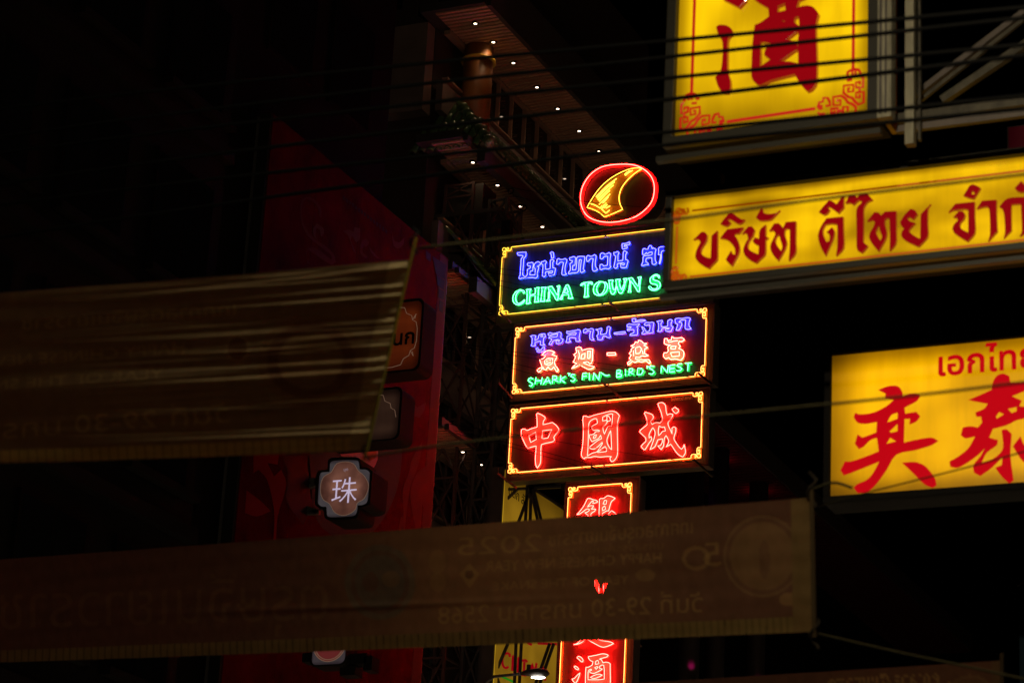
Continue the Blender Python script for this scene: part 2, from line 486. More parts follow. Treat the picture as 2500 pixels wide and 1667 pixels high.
# ------------------------------------------------------------------ neon sign: blue Thai / green CHINA TOWN
s1 = thing('neon_sign', (-17.4, 42.15, 18.7), 'black neon sign with blue Thai letters above green CHINA TOWN, half hidden by yellow sign', 'neon sign', 'neon signs stacked on the mast')
neon_cabinet(s1, -20.03, -15.85, 18.885, 20.25, (.08, .10, .15, .15), G_YEL, .19)
THAI1 = [
 (T1, '595,640 650,635 720,627 835,625 830,690 825,735 790,775 770,800 765,900 755,1030 745,1150 738,1240 775,1275 800,1310 775,1335 720,1330 670,1355 640,1335 640,1310 665,1270 675,1200 680,1100 690,960 695,850 705,800 745,755 745,720 700,710 640,712 605,690'),
 (T1, '870,940 890,920 960,915 990,900 1030,935 1030,1000 1015,1050 1020,1085 1010,1130 950,1145 940,1180 935,1245 1000,1245 1075,1245 1080,1180 1085,1075 1050,1050 1045,1010 1060,960 1100,910 1150,890 1200,900 1225,930 1215,970 1180,990 1140,1015 1180,1030 1170,1090 1145,1170 1140,1240 1148,1280 1120,1320 1085,1335 1030,1320 950,1320 870,1325 815,1328 835,1270 865,1240 868,1150 870,1090 930,1070 950,1040 950,1000 900,1000 870,970'),
 (T1, '1250,890 1300,880 1345,855 1390,885 1385,915 1360,945 1360,1010 1370,1095 1430,1090 1490,1070 1495,1000 1495,870 1520,825 1560,828 1600,860 1565,900 1565,960 1565,1050 1610,1055 1640,1070 1625,1150 1605,1245 1550,1255 1480,1275 1455,1250 1450,1180 1520,1198 1550,1180 1560,1140 1500,1145 1430,1160 1375,1160 1360,1200 1375,1250 1325,1305 1275,1265 1285,1200 1290,1100 1295,1000 1290,965 1255,945'),
 (T1, '1495,640 1540,620 1580,635 1588,700 1592,770 1560,790 1530,780 1520,700'),
 (T1, '1680,830 1720,800 1780,825 1850,820 1900,800 1950,835 1945,880 1920,950 1900,1040 1900,1130 1910,1190 1945,1225 1900,1240 1850,1250 1810,1225 1815,1150 1835,1030 1855,910 1820,895 1760,905 1730,945 1690,960 1665,945 1675,890'),
 (T1, '2025,780 2080,765 2140,745 2195,780 2180,860 2175,940 2165,985 2110,990 2105,1050 2100,1110 2150,1108 2195,1100 2205,1020 2220,900 2215,800 2250,752 2340,738 2430,745 2440,780 2430,850 2415,950 2395,1088 2440,1133 2390,1163 2350,1183 2315,1158 2315,1088 2330,968 2345,838 2320,823 2290,835 2280,918 2275,1038 2275,1110 2250,1160 2220,1185 2150,1190 2060,1200 2000,1220 1995,1170 2035,1130 2045,1050 2035,980 2035,930 2090,910 2100,855 2050,850 2025,820'),
 (T2, '250,850 290,825 350,850 410,840 460,805 510,835 505,900 490,980 485,1060 495,1130 550,1215 510,1235 455,1260 415,1225 405,1130 410,1040 430,915 380,910 340,930 300,985 260,990 245,930'),
 (T2, '625,800 660,765 710,765 740,795 800,785 855,750 910,780 905,830 890,920 890,1040 890,1110 915,1135 880,1170 840,1195 770,1180 700,1190 650,1220 615,1200 610,1120 620,1080 660,1065 690,1085 710,1115 770,1105 815,1095 825,1000 825,850 770,850 720,865 700,900 655,925 620,905 620,850'),
 (T2, '990,745 1050,740 1090,720 1140,755 1110,800 1105,880 1105,980 1170,970 1235,960 1245,880 1250,740 1280,700 1320,715 1360,745 1320,795 1315,870 1315,940 1360,950 1385,980 1360,1060 1335,1150 1280,1160 1195,1160 1180,1110 1180,1048 1240,1080 1270,1085 1290,1050 1240,1030 1180,1035 1100,1045 1085,1090 1100,1135 1040,1185 990,1140 1010,1060 1030,950 1045,850 1000,810'),
 (T2, '1215,520 1240,505 1330,495 1400,465 1415,455 1435,490 1425,525 1350,535 1285,540 1270,580 1350,570 1360,600 1350,630 1290,640 1250,655 1225,630 1220,570'),
 (T2, '1785,660 1830,635 1870,655 1930,655 1945,590 1985,555 2025,580 2035,640 2080,625 2150,665 2125,740 2120,850 2125,960 2165,1025 2120,1065 2080,1075 2040,1050 2035,960 2030,890 1950,890 1880,905 1870,950 1870,1005 1920,1030 1940,1080 1870,1080 1760,1110 1755,1075 1785,1010 1790,920 1800,850 1870,830 1960,825 2040,800 2040,730 1960,745 1910,785 1880,745 1845,790 1810,805 1780,800 1780,720'),
 (T2, '2210,640 2250,600 2330,590 2420,585 2500,620 2510,700 2490,900 2520,1010 2460,1040 2420,1000 2420,800 2400,690 2330,700 2290,740 2290,900 2250,1060 2235,1040 2260,920 2280,805 2210,805 2220,720'),
 (T2, '2620,640 2660,610 2720,635 2790,620 2840,590 2890,620 2875,700 2855,800 2855,900 2890,990 2840,1020 2790,1010 2780,900 2790,790 2800,700 2750,700 2710,720 2670,775 2630,780 2615,720'),
]
for tr, d in THAI1: neon_letter(s1, [tr(P(d))], P_BLUE, G_BLUE)
ENG1 = [
 (T3, ['795,595 770,560 720,540 660,535 600,555 540,600 490,680 470,770 480,840 510,895 560,930 620,945 690,925 750,885 800,820 785,805 740,850 690,885 630,905 585,880 560,830 550,760 555,690 590,620 640,570 690,560 730,580 760,615 775,630']),
 (T3, ['840,530 900,520 965,510 965,530 935,560 935,660 1000,655 1075,645 1090,590 1090,510 1065,490 1120,480 1185,470 1190,490 1170,520 1165,680 1160,800 1185,855 1120,860 1060,870 1070,835 1080,780 1080,680 1010,680 945,690 930,760 930,850 950,890 900,905 840,915 850,870 860,740 860,610 855,560']),
 (T3, ['1245,470 1320,465 1385,462 1360,500 1345,540 1335,680 1330,790 1350,840 1290,848 1220,850 1240,800 1255,660 1270,520']),
 (T3, ['1430,460 1480,450 1540,440 1590,520 1640,610 1690,680 1705,600 1710,500 1705,460 1675,440 1720,425 1755,425 1745,460 1735,500 1720,640 1705,790 1690,815 1650,800 1600,700 1540,610 1490,540 1475,600 1465,720 1460,770 1485,825 1440,830 1395,845 1410,810 1440,770 1445,640 1455,520']),
 (T3, ['1750,780 1790,730 1850,600 1900,470 1935,400 1985,400 2020,480 2060,610 2090,720 2110,765 2050,770 1985,770 2000,720 1990,655 1930,660 1845,670 1810,750 1830,780 1780,795', '1870,610 1940,470 1985,600 1930,612']),
 (T4, ['85,640 110,590 200,560 300,545 395,545 405,590 395,610 360,580 300,575 285,620 280,750 280,880 305,930 250,945 180,960 195,910 205,780 210,640 200,595 160,600 120,630 100,650']),
 (T4, ['640,525 540,560 460,640 435,750 450,840 500,890 580,910 680,890 770,820 820,720 815,620 760,550', '620,545 570,600 530,680 525,760 545,830 590,885 650,870 710,800 750,680 745,590 700,540']),
 (T4, ['845,505 910,495 970,490 970,510 945,540 945,600 960,680 985,770 1020,760 1055,660 1060,560 1040,485 1100,475 1165,468 1165,490 1140,520 1150,600 1170,680 1210,755 1250,660 1280,560 1275,480 1250,460 1310,450 1355,452 1345,475 1320,510 1290,640 1260,740 1220,830 1180,855 1130,830 1100,740 1080,660 1050,730 1020,830 970,880 930,860 900,790 880,680 870,590 865,530']),
 (T4, ['1390,445 1440,435 1495,430 1550,520 1610,610 1665,660 1680,560 1680,470 1650,420 1690,410 1740,405 1735,430 1715,480 1705,600 1695,760 1690,800 1650,810 1600,720 1530,610 1450,510 1450,600 1440,740 1460,820 1420,825 1375,825 1400,790 1415,690 1430,540 1420,480']),
 (T4, ['2240,380 2180,345 2120,345 2040,390 1990,450 1990,540 2030,590 2110,600 2170,625 2190,670 2160,720 2100,735 2040,720 2000,670 1965,655 1945,690 1980,740 2050,770 2130,765 2200,730 2250,680 2260,600 2220,530 2130,500 2070,480 2065,430 2090,380 2140,365 2190,385 2230,440']),
]
for tr, ds in ENG1: neon_letter(s1, [tr(P(d)) for d in ds], P_GREEN, G_GREEN, rad=.0064)

# ------------------------------------------------------------------ neon sign: shark's fin / bird's nest
s2 = thing('neon_sign', (-17.75, 42.15, 17.1), 'neon sign reading SHARK\'S FIN BIRD\'S NEST in green under violet Thai and red Chinese letters', 'neon sign', 'neon signs stacked on the mast')
neon_cabinet(s2, -19.66, -15.85, 17.285, 18.585, (.07, .13, .12, .11), G_AMBER, .19, panel=M_PANEL2)
THAI2 = [
 (U1, ['350,475 420,458 460,472 443,505 440,560 500,520 510,470 540,440 630,430 640,495 610,500 600,560 600,620 635,640 590,650 545,640 545,570 480,580 440,600 440,640 455,650 400,665 365,655 380,630 385,560 385,510', '548,480 560,455 585,455 595,478 570,490']),
 (U1, ['455,715 490,690 510,740 560,735 590,690 625,680 615,720 620,765 550,770 480,775 480,740']),
 (U1, ['690,430 730,410 780,425 860,410 910,395 945,420 935,480 940,520 980,530 960,590 930,610 850,620 840,560 880,560 900,580 910,550 880,540 800,560 770,590 760,630 710,635 720,600 750,560 760,525 700,510 730,480 790,490 860,490 875,430 800,445 740,455 700,460']),
 (U1, ['1050,380 1090,385 1160,375 1220,365 1270,350 1310,370 1300,420 1285,490 1290,540 1310,565 1250,580 1220,560 1220,510 1150,500 1100,505 1100,550 1130,580 1060,595 1030,590 1050,540 1055,480 1130,450 1220,450 1230,410 1180,405 1090,430 1050,420']),
 (U1, ['1370,360 1410,335 1450,350 1520,330 1560,345 1550,400 1540,470 1545,510 1575,540 1520,550 1490,520 1490,440 1505,380 1450,375 1420,400 1370,410']),
 (U1, ['1600,350 1660,340 1710,320 1720,340 1700,380 1690,440 1740,440 1800,430 1820,370 1820,310 1850,290 1890,310 1870,360 1870,440 1890,490 1840,505 1800,480 1760,470 1730,500 1740,530 1690,545 1640,540 1640,500 1620,470 1650,440 1650,390 1640,365']),
 (U2, ['70,495 110,485 200,475 280,465 290,485 270,500 180,510 80,515']),
 (U2, ['320,340 360,320 430,330 500,330 560,315 540,350 500,375 530,390 520,440 525,500 510,530 440,535 375,540 390,510 450,490 455,440 440,425 380,430 330,450 330,415 390,400 400,375 370,370 325,385']),
 (U2, ['420,230 460,215 490,225 480,265 560,245 640,240 680,255 620,270 540,275 440,290 425,270']),
 (U2, ['650,320 700,290 760,295 800,285 835,300 825,350 815,430 825,485 770,490 690,500 610,515 605,490 640,460 600,370 640,390 670,440 690,470 745,460 760,400 755,330 700,345 660,345']),
 (U2, ['890,270 950,260 990,250 1000,275 970,310 975,370 1040,375 1100,360 1100,300 1100,260 1150,235 1190,250 1165,300 1165,360 1205,370 1180,420 1170,455 1110,465 1060,450 1060,410 1110,420 1130,400 1080,395 1010,400 980,420 990,450 940,465 905,460 925,420 925,350 920,300']),
 (U2, ['1240,230 1290,210 1370,215 1440,205 1490,200 1535,215 1510,280 1505,350 1530,390 1550,405 1490,425 1440,415 1430,380 1440,290 1440,240 1360,245 1310,290 1360,290 1370,330 1345,390 1320,430 1260,440 1270,400 1290,340 1280,320 1245,305']),
]
for tr, ds in THAI2: neon_letter(s2, [tr(P(d)) for d in ds], P_VIOL, G_VIOL, rad=.0064)
CHI2 = [
 (U1, ['690,750 740,750 820,780 760,830 860,860 830,930 810,960 830,1040 860,1070 890,1120 860,1160 830,1120 800,1060 760,1110 720,1110 690,1060 650,1120 610,1110 600,1070 540,1140 510,1165 480,1130 520,1090 580,1070 560,1010 530,930 600,900 650,850 570,835 640,770', '620,940 700,900 780,900 770,1000 700,1030 630,1010', '650,960 745,930', '660,1000 740,975']),
 (U1, ['1220,700 1270,685 1320,690 1340,750 1400,730 1480,715 1550,720 1540,800 1540,920 1520,990 1480,1000 1450,960 1360,980 1400,1000 1500,1040 1580,1060 1540,1090 1470,1110 1380,1070 1290,1020 1220,1060 1140,1095 1190,1040 1240,1000 1170,970 1200,920 1215,860 1180,830 1240,790', '1330,830 1400,800 1390,900 1320,910', '1450,760 1500,760 1490,900 1450,900', '1260,740 1290,830 1270,930']),
 (U1, ['1820,840 1820,795 1980,790 1985,835']),
 (U2, ['540,630 600,650 640,690 700,690 640,730 720,770 660,800 650,880 730,920 660,940 600,930 560,960 490,950 480,990 540,1000 640,1000 740,1000 770,1050 740,1080 680,1020 590,1050 530,1030 470,1060 420,1030 380,1070 340,1105 330,1060 400,1010 360,980 400,920 360,880 400,850 400,800 460,760 390,740 460,710 480,660 530,680', '480,780 560,750 600,800 560,880 490,890', '440,830 450,930', '610,830 630,900']),
 (U2, ['1040,600 1090,600 1100,640 1170,620 1180,560 1230,590 1300,590 1370,580 1420,620 1360,660 1320,650 1300,700 1340,740 1310,790 1380,820 1410,880 1390,970 1340,1010 1290,1000 1240,990 1150,1000 1120,960 1060,990 1020,940 1030,870 1080,870 1110,840 1100,760 1150,720 1080,720 1030,690', '1160,750 1260,740 1240,800 1160,800', '1150,870 1320,850 1320,930 1180,945', '1110,670 1200,650 1290,640']),
]
for tr, ds in CHI2:
    loops = [tr(P(d)) for d in ds]
    cl = [l for l in loops if len(l) > 3]; op = [l for l in loops if len(l) <= 3]
    le = neon_letter(s2, cl, P_CREAM, G_PINK, rad=.0060, holes=False)
    if op:
        mb = MB()
        for l in op: mb.tube(W(smooth_poly(l, False), YN-TUBE), .0060, 6)
        mb.build('neon_tube', G_PINK, le)
ENG2 = [
 (U1, '400,1290 360,1270 320,1290 310,1330 360,1360 395,1390 370,1430 330,1420'),
 (U1, '460,1265 440,1390|580,1265 550,1395|455,1330 570,1320'),
 (U1, '600,1395 680,1255 735,1380|630,1345 710,1330'),
 (U1, '770,1375 780,1235 850,1240 860,1290 790,1310|810,1310 890,1350'),
 (U1, '930,1225 920,1360|1030,1240 925,1300 1010,1360'),
 (U1, '1070,1185 1110,1190 1080,1230'),
 (U1, '1200,1210 1150,1200 1120,1240 1180,1270 1210,1300 1170,1340 1120,1325'),
 (U1, '1430,1180 1355,1185 1345,1310|1350,1245 1430,1235'),
 (U1, '1480,1180 1480,1310'),
 (U1, '1550,1310 1565,1175 1660,1310 1680,1165'),
 (U1, '1700,1170 1790,1225 1865,1215'),
 (U2, '120,1340 125,1205 190,1200 200,1240 130,1270 210,1280 215,1320 120,1340'),
 (U2, '290,1185 290,1310'),
 (U2, '355,1300 365,1175 430,1175 430,1220 365,1240 460,1290'),
 (U2, '515,1290 525,1165 600,1170 630,1220 590,1285 515,1290'),
 (U2, '695,1130 730,1130 700,1170'),
 (U2, '840,1130 770,1120 745,1160 810,1200 840,1240 800,1280 740,1270'),
 (U2, '970,1260 980,1120 1090,1250 1110,1110'),
 (U2, '1240,1100 1140,1110 1135,1240 1230,1230|1140,1175 1230,1165'),
 (U2, '1370,1080 1300,1085 1275,1120 1340,1150 1370,1180 1330,1215 1265,1210'),
 (U2, '1430,1070 1555,1065|1490,1070 1480,1215'),
]
for tr, d in ENG2: neon_strokes(s2, [tr(P(q)) for q in d.split('|')], P_GREEN, G_GREEN, rad=.0060)

# ------------------------------------------------------------------ neon sign: three large red characters
s3 = thing('neon_sign', (-17.75, 42.15, 15.6), 'neon sign with three large coral red Chinese characters in an amber border', 'neon sign', 'neon signs stacked on the mast')
neon_cabinet(s3, -19.655, -15.88, 15.735, 16.975, (.07, .12, .13, .10), G_AMBER, .19, panel=M_PANEL3)
CHI3 = [
 (A1, ['570,300 640,330 710,375 710,410 680,450 670,520 740,505 850,478 920,530 970,600 965,650 910,710 875,765 890,800 880,835 820,855 720,875 640,900 630,1000 628,1180 615,1270 560,1350 535,1290 525,1170 535,1040 540,925 460,945 385,970 350,930 300,830 265,740 255,660 265,610 320,605 370,630 440,600 560,565 560,480 555,380 550,320', '400,735 530,660 545,800 435,860', '665,635 840,612 765,775 650,790']),
 (A2, ['240,350 300,350 370,370 500,325 660,285 800,250 920,228 1010,250 1070,300 1100,340 1070,430 1050,560 1050,750 1055,1000 1055,1230 1030,1330 980,1400 920,1440 885,1400 875,1350 910,1315 800,1310 640,1325 500,1310 400,1335 290,1335 260,1370 215,1330 190,1270 200,1180 220,1060 235,850 240,600 225,440',
       '330,1300 345,1150 355,900 360,600 375,510 420,450 500,410 555,410 575,490 570,520 500,560 440,590 440,640 480,690 570,675 620,690 615,715 540,720 490,770 440,790 385,790 385,850 440,960 520,920 600,880 650,800 675,890 600,920 480,1010 380,1090 420,1130 500,1130 580,1080 690,970 690,1010 640,1090 560,1200 470,1225 400,1260',
       '695,460 700,370 800,320 900,290 940,300 930,450 915,590 830,590 800,640 740,780 715,700 710,610 770,550 810,480 800,445', '890,690 900,800 910,1000 915,1150 870,1110 820,1020 800,920 840,800', '570,1215 660,1140 760,1070 790,1130 795,1190 690,1205']),
 (A3, ['545,295 590,270 640,270 690,310 705,370 715,460 735,520 790,495 850,505 830,560 780,630 750,670 760,740 800,820 830,900 830,780 870,755 910,780 905,860 880,930 870,1000 920,1090 980,1170 1020,1205 1055,1170 1075,1110 1095,1200 1100,1280 1050,1360 980,1330 910,1260 850,1170 805,1105 760,1130 710,1160 740,1110 765,1050 740,980 710,930 680,980 665,1060 660,1140 610,1215 580,1180 545,1140 600,1130 635,1060 635,995 545,1015 520,1080 480,1160 385,1215 420,1130 460,1020 490,900 480,830 445,770 400,840 370,910 370,980 410,950 420,1010 370,1080 290,1210 260,1215 205,1150 250,1100 305,1050 300,980 240,920 180,860 190,830 260,770 330,715 325,620 300,540 275,490 290,460 370,485 430,510 455,555 440,600 395,645 430,710 480,680 540,670 590,680 640,620 630,540 600,430 565,350',
       '570,735 620,765 680,755 700,840 640,850 600,900 560,930 555,830']),
]
for i, (tr, ds) in enumerate(CHI3):
    le = neon_letter(s3, [tr(P(d)) for d in ds], P_RED, G_RED, rad=.0068)
    if i == 1:
        MB().tube(W(smooth_poly(A2(P('480,850 500,800 550,790 530,860 480,880'))), YN-TUBE), .0068, 6, True).build('neon_tube', G_RED, le)
        MB().tube(W(smooth_poly(A2(P('800,340 850,360 890,430 870,460 800,470'))), YN-TUBE), .0068, 6, True).build('neon_tube', G_RED, le)
    if i == 2:
        lp = W(smooth_poly(A3(P('830,400 890,360 960,410 960,450 910,490 870,460'))), YN-TUBE)
        recalc(plate([[(x, YN-.030, z) for x, y, z in lp]], .028).build('stroke', P_RED, le))
        MB().tube(lp, .0068, 6, True).build('neon_tube', G_RED, le)
def small_print(root, body, px0, py0, px1, py1, h, m, Y):
    pol, wdt = text_polys(body)
    a = onY(px0, py0, Y); b = onY(px1, py1, Y); sc = (b[0]-a[0])/wdt
    loops = [[(a[0]+q[0]*sc, Y-.004, a[2]+q[1]*h) for q in p_] for p_ in pol]
    mb = MB()
    for g in group_loops(loops):
        k = plate(g, .003); mb.add(k.v, k.f)
    return recalc(mb.build('small_print', m, root))
def group_loops(loops, ax=(0, 2)):
    """outer contours with the holes that lie in them"""
    A = [np.array([[p[ax[0]], p[ax[1]]] for p in l]) for l in loops]
    dep = []
    for i, a in enumerate(A):
        c = a[:1]; dep.append([j for j, b in enumerate(A) if j != i and inside(c[:, 0], c[:, 1], [b])[0]])
    out = []
    for i, l in enumerate(loops):
        if len(dep[i]) % 2 == 0:
            out.append([l]+[loops[j] for j in range(len(loops)) if i in dep[j] and len(dep[j]) == len(dep[i])+1])
    return out
M_PRINT = mat('faded_print', (.55, .42, .22), .6)
small_print(s3, 'ไชน่าทาวน์ สกาล่า', 1638, 979, 1690, 974, .085, M_PRINT, YN)

# ------------------------------------------------------------------ neon sign: vertical
s4 = thing('neon_sign', (-17.8, 42.15, 9.0), 'tall narrow neon sign with red Chinese characters, lowest on the mast', 'neon sign', 'neon signs stacked on the mast')
neon_cabinet(s4, -18.42, -17.19, 9.1, 15.365, (.10, .13, .10, .12), G_AMBER, .19, panel=M_PANEL4, joints=False)
CHI4 = [
 (V1, ['350,1060 450,950 560,800 640,640 680,570 760,575 850,610 930,625 985,670 930,700 830,725 850,650 820,645 740,730 670,830 760,790 860,790 830,840 790,895 860,890 920,890 890,950 800,1010 770,1070 790,1180 700,1200 700,1100 640,1040 590,1000 660,985 730,930 720,895 650,890 550,960 430,1040']),
 (V1, ['1035,600 1080,570 1150,575 1220,530 1280,490 1400,515 1510,565 1460,610 1400,660 1370,730 1340,830 1310,950 1250,945 1180,985 1120,1020 1140,1180 1040,1250 1020,1050 1030,820', '1190,620 1255,640 1240,740 1140,740', '1190,790 1225,890 1130,945 1120,860']),
 (V1, ['1300,1035 1400,940 1510,1015 1600,1150 1500,1200 1400,1120']),
 (V2, ['870,240 1000,310 1130,380 1250,440 1350,455 1500,410 1625,350 1540,310 1400,285 1240,260 1100,200 950,150 860,160']),
 (V2, ['480,380 560,360 650,290 760,180 830,170 800,240 720,310 600,365']),
 (V2, ['570,760 610,720 670,735 730,790 750,850 720,880 690,870 630,810']),
 (V2, ['490,1020 510,995 570,1020 620,1075 600,1110 540,1080']),
 (V2, ['430,1370 500,1350 580,1260 660,1190 630,1290 580,1420 520,1500 450,1410']),
 (V2, ['895,730 1000,710 1150,680 1310,645 1430,665 1470,690 1430,735 1300,770 1210,800 1270,810 1300,870 1320,905 1400,885 1480,900 1525,930 1525,1100 1530,1370 1530,1500 1200,1540 815,1560 815,1390 820,1200 830,1030 900,1030 1010,970 1030,870 960,840 910,780',
       '890,1390 890,1200 910,1120 970,1085 1000,1110 940,1140 940,1180 1040,1210 1150,1170 1260,1110 1300,1080 1220,1060 1220,1010 1280,970 1340,975 1355,1100 1355,1370 1180,1390', '1110,860 1170,830 1205,930 1100,950', '1080,1040 1150,1010 1180,1030 1120,1090']),
]
for i, (tr, ds) in enumerate(CHI4):
    le = neon_letter(s4, [tr(P(d)) for d in ds], P_RED, G_RED, rad=.0068)
    if i == 8:
        lp = W(smooth_poly(V2(P('950,1320 1080,1260 1200,1230 1300,1255 1200,1310 1060,1355'))), YN-TUBE)
        recalc(plate([[(x, YN-.030, z) for x, y, z in lp]], .028).build('stroke', P_RED, le))
        MB().tube(lp, .0068, 6, True).build('neon_tube', G_RED, le)
# the characters that the broad banner hides (one shows red through its tear)
_pol, _wd = text_polys('都')
neon_letter_px = [[(1398+q[0]/_wd*122, 1462-q[1]*132-(q[0]/_wd)*8) for q in p_] for p_ in _pol]
for _g in neon_letter_px: neon_letter(s4, [_g], P_RED, G_RED, rad=.0068, sub=1)
neon_letter(s4, [[(1405, 1520), (1440, 1512), (1450, 1488), (1462, 1486), (1464, 1508), (1510, 1500), (1512, 1512), (1466, 1520), (1480, 1545), (1440, 1552), (1446, 1524), (1408, 1532)]], P_RED, G_RED, rad=.0068)
small_print(s4, 'ไชน่าทาวน์ สกาล่า', 1446, 1200, 1497, 1196, .085, mat('dark_print', (.22, .10, .08), .6), YN)

# ------------------------------------------------------------------ neon emblem: fin in a red ring
s5 = thing('neon_emblem', (-17.9, 42.15, 20.4), 'round neon emblem with a yellow fin inside a glowing red ring above the signs', 'neon sign', 'neon signs stacked on the mast')
RING = '150,900 155,820 185,690 240,570 330,440 450,330 590,250 740,210 900,192 1050,185 1200,190 1330,215 1450,265 1570,350 1660,460 1710,590 1720,720 1700,880 1640,1020 1550,1130 1420,1240 1280,1320 1120,1370 960,1405 800,1420 650,1415 500,1385 370,1335 270,1260 200,1150 160,1030'
ring = W(smooth_poly(E1(P(RING)), True, 3, 120), YN-TUBE)
rc = np.mean(np.array(ring), axis=0)
def grow(pts, k, Y): return [tuple((Y if i == 1 else rc[i]+(p[i]-rc[i])*k) for i in range(3)) for p in pts]
recalc(plate([grow(ring, 1.075, YN)], .34).build('cabinet', M_CAB, s5))
recalc(plate([grow(ring, .94, YN-.004)], .003).build('face_panel', mat('emblem_face', (.014, .005, .004), .5, noise=((10, 1, 1), .5, .1)), s5))
recalc(plate([grow(ring, 1.07, YN-.028), grow(ring, .945, YN-.028)], .027).build('rim', mat('paint_ring_red', (.75, .03, .04), .4), s5))
MB().tube(ring, .0078, 8, True).build('neon_tube', G_RED, s5)
FIN = '290,1105 340,1010 420,880 530,730 650,600 800,480 950,390 1100,320 1250,275 1400,265 1445,290 1330,360 1200,470 1100,580 1020,700 980,820 970,920 990,1030 1045,1145 900,1210 770,1265 655,1305 560,1220 430,1150'
neon_letter(s5, [E1(P(FIN))], P_FIN, G_FIN, rad=.0062)
mb = MB()
for d in ('480,880 700,660 920,490', '500,910 690,710 875,560', '520,945 700,760 850,630', '545,975 680,830 775,740', '580,1010 690,900 780,820', '620,1020 700,930 740,880', '545,1040 640,950',
          '1100,425 1180,360 1260,315', '1085,405 1160,345 1220,325', '370,1025 470,1060 570,1120 610,1060', '600,1140 690,1225 770,1160', '600,1140 650,1060 700,1010', '640,1120 720,1040', '690,1120 780,1070'):
    mb.tube(W(smooth_poly(E1(P(d)), False), YN-TUBE-.004), .0082, 6)
mb.build('neon_tube', G_FIN, s5)
# the far face carries its own ring; a piece of it shows past the rim
mb = MB()
for d in ('1310,1460 1400,1430 1480,1395 1590,1320', '1615,1300 1680,1230 1740,1150 1780,1080 1810,1000 1840,870'):
    mb.tube(W(smooth_poly(E1(P(d)), False), YN+.43), .0090, 6)
mb.build('rear_neon_tube', G_RED, s5)
for px in (1478, 1545):
    a = onY(px, 540, YN+.1); MB().bar((a[0], YN+.1, 20.36), (a[0], YN+.1, a[2]+.12), .07).build('support_post', M_RUST, s5)
small_print(s5, 'ไชน่าทาวน์ สกาล่า', 1484, 413, 1535, 408, .075, mat('ring_print', (.5, .12, .10), .6), YN-.005)

# struts that brace the cabinets off the mast
for root, a, b, m in ((s1, (1486, 735), (1512, 760), M_RUST), (s1, (1222, 765), (1248, 788), M_RUST), (s2, (1469, 933), (1522, 975), M_RUST), (s2, (1705, 911), (1738, 938), M_STEEL),
                      (s3, (1443, 1138), (1500, 1176), M_STEEL), (s3, (1694, 1122), (1740, 1163), M_STEEL), (s3, (1218, 935), (1250, 972), M_RUST), (s4, (1215, 1155), (1262, 1192), M_RUST)):
    p = onY(*a, YN-.14); q = onY(*b, YN-.02)
    MB().bar(p, q, .035).build('brace', m, root)
    MB().bar(p, p+np.array([0, 0, .10]), .012).build('pin', M_STEEL, root)
# ------------------------------------------------------------------ yellow lightboxes on the right-hand side
L_RED = mat('red_acrylic', (.25, .002, .006), .18, emit=(.13, .0, .002), strength=1.0, coat=.6)
L_RED2 = mat('red_vinyl_backlit', (.05, .0005, .001), .7, spec=.1, emit=(.50, .0, .005), strength=1.0)
L_LINE = mat('red_line_print', (.45, .01, .01), .4, emit=(.24, .002, .002), strength=1.0)
L_LINE2 = mat('orange_line_print', (.45, .08, .01), .4, emit=(.22, .035, .0), strength=1.0)
def lightbox(root, x0, x1, z0, z1, Y, face, fw=.07, fm=None, depth=.32, lip=.05, lr=None):
    fm = fm or M_ALU
    MB().box((x0-fw, Y+.012, z0-fw), (x1+fw, Y+depth, z1+fw)).build('cabinet', M_CABD, root)
    MB().box((x0-.002, Y, z0-.002), (x1+.002, Y+.010, z1+.002)).build('lit_face', face, root)
    for a, b in (((x0-fw, Y-lip, z0-fw), (x1+fw, Y+.02, z0-.004)), ((x0-fw, Y-lip, z1+.004), (x1+fw, Y+.02, z1+fw)),
                 ((x0-fw, Y-lip+.003, z0-.003), (x0-.004, Y+.02, z1+.003)), ((x1+.004, Y-lip+.003, z0-.003), (x1+fw, Y+.02, z1+.003))):
        o = MB().box(a, b).build('frame_rail', fm, root)
        bv = o.modifiers.new('b', 'BEVEL'); bv.width = .006; bv.segments = 2
def raised(root, loops, Y, m, th=.02, gap=.0, sub=3, sharp=50, name='letter', bevel=0.0):
    lp = [W(smooth_poly(l, True, sub, sharp), Y-gap-th) for l in loops]
    o = recalc(plate(lp, th).build(name, m, root))
    if bevel:
        b = o.modifiers.new('b', 'BEVEL'); b.width = bevel; b.segments = 2; b.limit_method = 'ANGLE'
    return o

